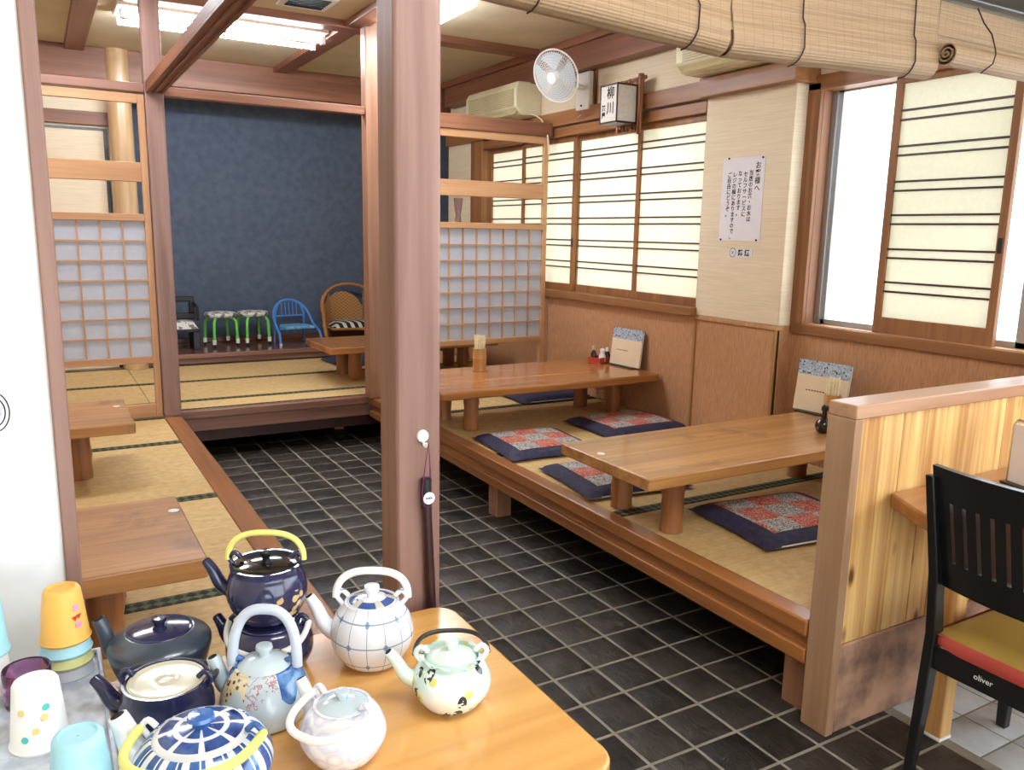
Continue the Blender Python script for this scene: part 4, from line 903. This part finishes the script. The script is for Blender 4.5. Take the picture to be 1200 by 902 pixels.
# grid pot
teapot('white teapot with a thin blue grid standing at the back of the table', (.520, 1.425, TZ), 152,
       [(.044, 0), (.060, .010), (.078, .042), (.081, .068), (.072, .100), (.056, .122), (.053, .128)], M['gridpot'],
       [(.050, .121), (.046, .128), (.028, .135), (.001, .138)], M['ringlid'], (.016, .136, .022), (.072, .050, .050, .136, .022, .0095), (.070, .052, 10, .0075, .134), .07, M['whitecane'], knobmat=M['porc'])
teapot('mint teapot with dark leaves and yellow flowers at the table edge', (.592, 1.216, TZ), 156,
       [(.036, 0), (.052, .008), (.070, .036), (.070, .058), (.060, .080), (.050, .090), (.054, .096)], M['mintpot'],
       [(.046, .090), (.040, .097), (.022, .104), (.001, .106)], M['mint'], (.013, .104, .018), (.062, .04, .05, .105, .018, .0085), (.066, .064, 80, .0042, .098), .06, M['wire'])
teapot('small white flowered teapot with its white handle folded down', (.372, 1.162, TZ), 118,
       [(.036, 0), (.052, .008), (.068, .036), (.068, .056), (.058, .078), (.046, .090), (.046, .094)], M['palepot'],
       [(.043, .088), (.040, .094), (.024, .100), (.001, .102)], M['celadon'], (.012, .100, .016), (.056, .045, .038, .106, .017, .009), (.062, .088, -98, .0064, .094), .06, M['whitecane'])
teapot('celadon teapot with blue patchwork shoulder and tall arched handle', (.290, 1.333, TZ), 150,
       [(.054, 0), (.066, .006), (.0755, .030), (.075, .052), (.063, .082), (.052, .096), (.050, .100)], M['patchpot'],
       [(.047, .094), (.044, .101), (.028, .112), (.001, .118)], M['celadon'], (.015, .116, .018), (.062, .04, .028, .110, .018, .0105), (.056, .100, 6, .0092, .096), .06, M['greycane'])
teapot('blue and white striped teapot with a yellow handle at the front', (.160, 1.172, TZ), 148,
       [(.062, 0), (.082, .01), (.100, .045), (.098, .070), (.084, .092), (.072, .102)], M['stripepot'],
       [(.070, .098), (.067, .105), (.045, .112), (.001, .116)], M['wheellid'], (.020, .114, .018), (.09, .045, .036, .125, .025, .014), (.092, .118, -86, .0072, .106), .09, M['yellowcane'], knobmat=M['cobalt'])
teapot('dark navy teapot with an upturned cream lid', (.136, 1.372, TZ), 150,
       [(.052, 0), (.064, .008), (.075, .035), (.075, .055), (.070, .072), (.069, .088), (.069, .094)], M['navyglaze'],
       [(.063, .090), (.060, .0935), (.056, .0915), (.045, .0905), (.020, .0895), (.010, .0915), (.001, .0915)], M['creamglaze'], None, (.07, .03, .052, .092, .019, .0095), (.078, .07, 96, .0042, .094), .07, M['wire'])
teapot('flat slate grey teapot with a black lid at the back left', (.148, 1.552, TZ), 156,
       [(.060, 0), (.072, .008), (.084, .04), (.091, .070), (.085, .084), (.064, .097), (.060, .099)], M['greyglaze'],
       [(.058, .096), (.056, .101), (.03, .106), (.001, .108)], M['navyglaze'], (.014, .106, .016), (.074, .03, .034, .122, .017, .012))
teapot('lower navy teapot carrying another pot on its top', (.338, 1.500, TZ), 152,
       [(.056, 0), (.068, .008), (.082, .035), (.080, .062), (.070, .084), (.062, .092)], M['navyglaze'],
       [(.058, .088), (.055, .094), (.03, .100), (.001, .102)], M['navyglaze'], None, (.066, .04, .034, .104, .017, .009), (.076, .080, -112, .006, .092), .076, M['whitecane'])
teapot('upper navy teapot with gold flowers and a yellow handle on top of another pot', (.336, 1.498, TZ + .103), 152,
       [(.042, 0), (.058, .010), (.0735, .045), (.0745, .068), (.070, .088), (.066, .100), (.067, .112)], M['navygold'],
       [(.063, .108), (.058, .113), (.03, .118), (.001, .120)], M['blackglaze'], (.011, .118, .018), (.068, .045, .046, .116, .017, .0085), (.071, .052, 4, .0058, .118), .076, M['yellowcane'], wire=M['navyglaze'])

# ---- tray with cups
t = NT('cloudy_tray_plastic'); t.col(t.ramp(t.noise(t.co(), 30, 3), [(.4, (176, 184, 198)), (.6, (206, 212, 222))])); M['tray'] = t.fin(.35, .5)
q = thing('cup_tray', 'cloudy grey plastic tray under the upturned cups', 'tray', (-.215, 1.36, TZ))
BX('base', M['tray'], q, -.26, .266, -.30, .295, 0, .028, .003)
for a in ((-.26, .266, .287, .295), (-.26, .266, -.30, -.292), (-.26, -.252, -.292, .287), (.258, .266, -.292, .287)): BX('rim', M['tray'], q, *a, .028, .038, .002)
def cup_mesh(r0, r1, h):  # upturned: wide rim below
    return MB().lathe([(r0, 0), (r0 + .0015, .004), (r0 - .001, .006), (r1, h - .006), (r1 - .003, h - .001), (r1 - .008, h), (r1 - .010, h - .004), (.001, h - .004)], 36, cap=False)
def cup(label, x, y, z, r0, r1, h, mat, dec=None, name='cup', g='upturned cups on the tray'):
    q = thing(name, label, 'cup', (x, y, z), 0, g); cup_mesh(r0, r1, h).build('body', mat, q, sharp=50)
    if dec: dec(q, r0, r1, h)
    return q
def dots(cols_, pos):
    def f_(q, r0, r1, h):
        for i, (a, zz) in enumerate(pos):
            a = R(a); r_ = r0 + (r1 - r0) * zz + .0006; MB().lathe([(.0055, 0), (.0055, .0008)], 12).build('dot', cols_[i % len(cols_)], q, (r_ * math.cos(a), r_ * math.sin(a), zz * h), (0, R(90), a))
    return f_
M['orange'] = plain('orange_plastic', (240, 186, 92), .4, .4); M['paleblue'] = plain('pale_blue_plastic', (170, 222, 236), .4, .4); M['paleyel'] = plain('pale_yellow_plastic', (214, 218, 150), .4, .4); M['whitep'] = plain('white_cup_plastic', (244, 246, 246), .4, .4); M['greyp'] = plain('translucent_grey_plastic', (186, 190, 200), .4, .4); M['teal'] = plain('teal_print', (92, 206, 200), .5); M['yelp'] = plain('yellow_print', (244, 224, 140), .5); M['pinkp'] = plain('pink_print', (232, 160, 206), .5); M['redp'] = plain('red_print', (206, 60, 66), .5); M['skyblue'] = plain('sky_blue_plastic', (166, 224, 240), .4, .4)
sx_, sy_ = -.006, 1.598; zc = TZ + .028
cup('grey cup at the bottom of the cup stack', sx_, sy_, zc + .0, .043, .035, .095, M['greyp']); 
cup('yellow cup second from the bottom of the stack', sx_, sy_, zc + .024, .0425, .034, .095, M['paleyel']); cup('pale blue cup in the stack under the orange one', sx_, sy_, zc + .045, .0425, .033, .095, M['paleblue'])
def bow(q, r0, r1, h):
    for a, zz, mt in ((-62, .50, M['redp']), (-50, .52, M['redp']), (-56, .68, M['pinkp']), (-55, .36, M['pinkp'])):
        a = R(a); r_ = r0 + (r1 - r0) * zz + .0006; MB().lathe([(.006, 0), (.006, .0008)], 3 if mt is M['redp'] else 12).build('print', mt, q, (r_ * math.cos(a), r_ * math.sin(a), zz * h), (0, R(90), a))
cup('orange cup with a red bow print on top of the stack', sx_, sy_, zc + .068, .042, .031, .100, M['orange'], bow)
cup('white cup with coloured dots at the front of the tray', -.052, 1.388, zc, .043, .033, .108, M['whitep'], dots([M['teal'], M['yelp'], M['yelp'], M['yelp'], M['teal']], [(-70, .70), (-125, .66), (-76, .56), (-95, .38), (-118, .26)]))
cup('pale blue cup at the front edge of the tray', .000, 1.222, zc, .044, .034, .095, M['paleblue'], dots([M['cobalt']], [(-60, .3), (-70, .2), (-112, .25), (-120, .35)]))
def flower(q, r0, r1, h):
    for a, zz in ((-60, .62), (-68, .68), (-76, .70), (-84, .68), (-90, .62), (-52, .55), (-50, .48)):
        a = R(a); r_ = r0 + (r1 - r0) * zz + .0006; MB().lathe([(.0055, 0), (.0055, .0008)], 12).build('print', M['pinkp'], q, (r_ * math.cos(a), r_ * math.sin(a), zz * h), (0, R(90), a))
cup('tall sky blue cup with a pink print at the left edge', -.135, 1.60, zc + .07, .043, .034, .12, M['skyblue'], flower)
cup('white cup under the tall sky blue cup', -.135, 1.60, zc, .044, .035, .115, M['whitep'])
pg = NT('purple_glass'); pg.col((206, 150, 196)); pg.b.inputs['Transmission Weight'].default_value = .95; M['purpleglass'] = pg.fin(.06, .5)
q = thing('glass_tumbler', 'purple glass tumbler standing beside the cup stack', 'glass', (-.068, 1.525, zc))
MB().lathe([(.001, 0), (.034, 0), (.037, .003), (.038, .062), (.0365, .064), (.034, .062), (.033, .012), (.001, .010)], 36, cap=False).build('body', M['purpleglass'], q, sharp=50)
MB().lathe([(.001, .011), (.0328, .011), (.0335, .03), (.001, .03)], 32, cap=False).build('purple_base', plain('purple_tint', (146, 56, 120), .2, .5), q, sharp=50)

# ------------------------------------------------------------------ bring drafting units to metres
for me in bpy.data.meshes: me.transform(Matrix.Scale(S, 4))
for o in bpy.data.objects:
    o.location = o.location * S
    for md in o.modifiers:
        if md.type == 'BEVEL': md.width *= S
for o in list(bpy.data.objects):
    if o.type == 'MESH' and o.data.users == 0: bpy.data.objects.remove(o)
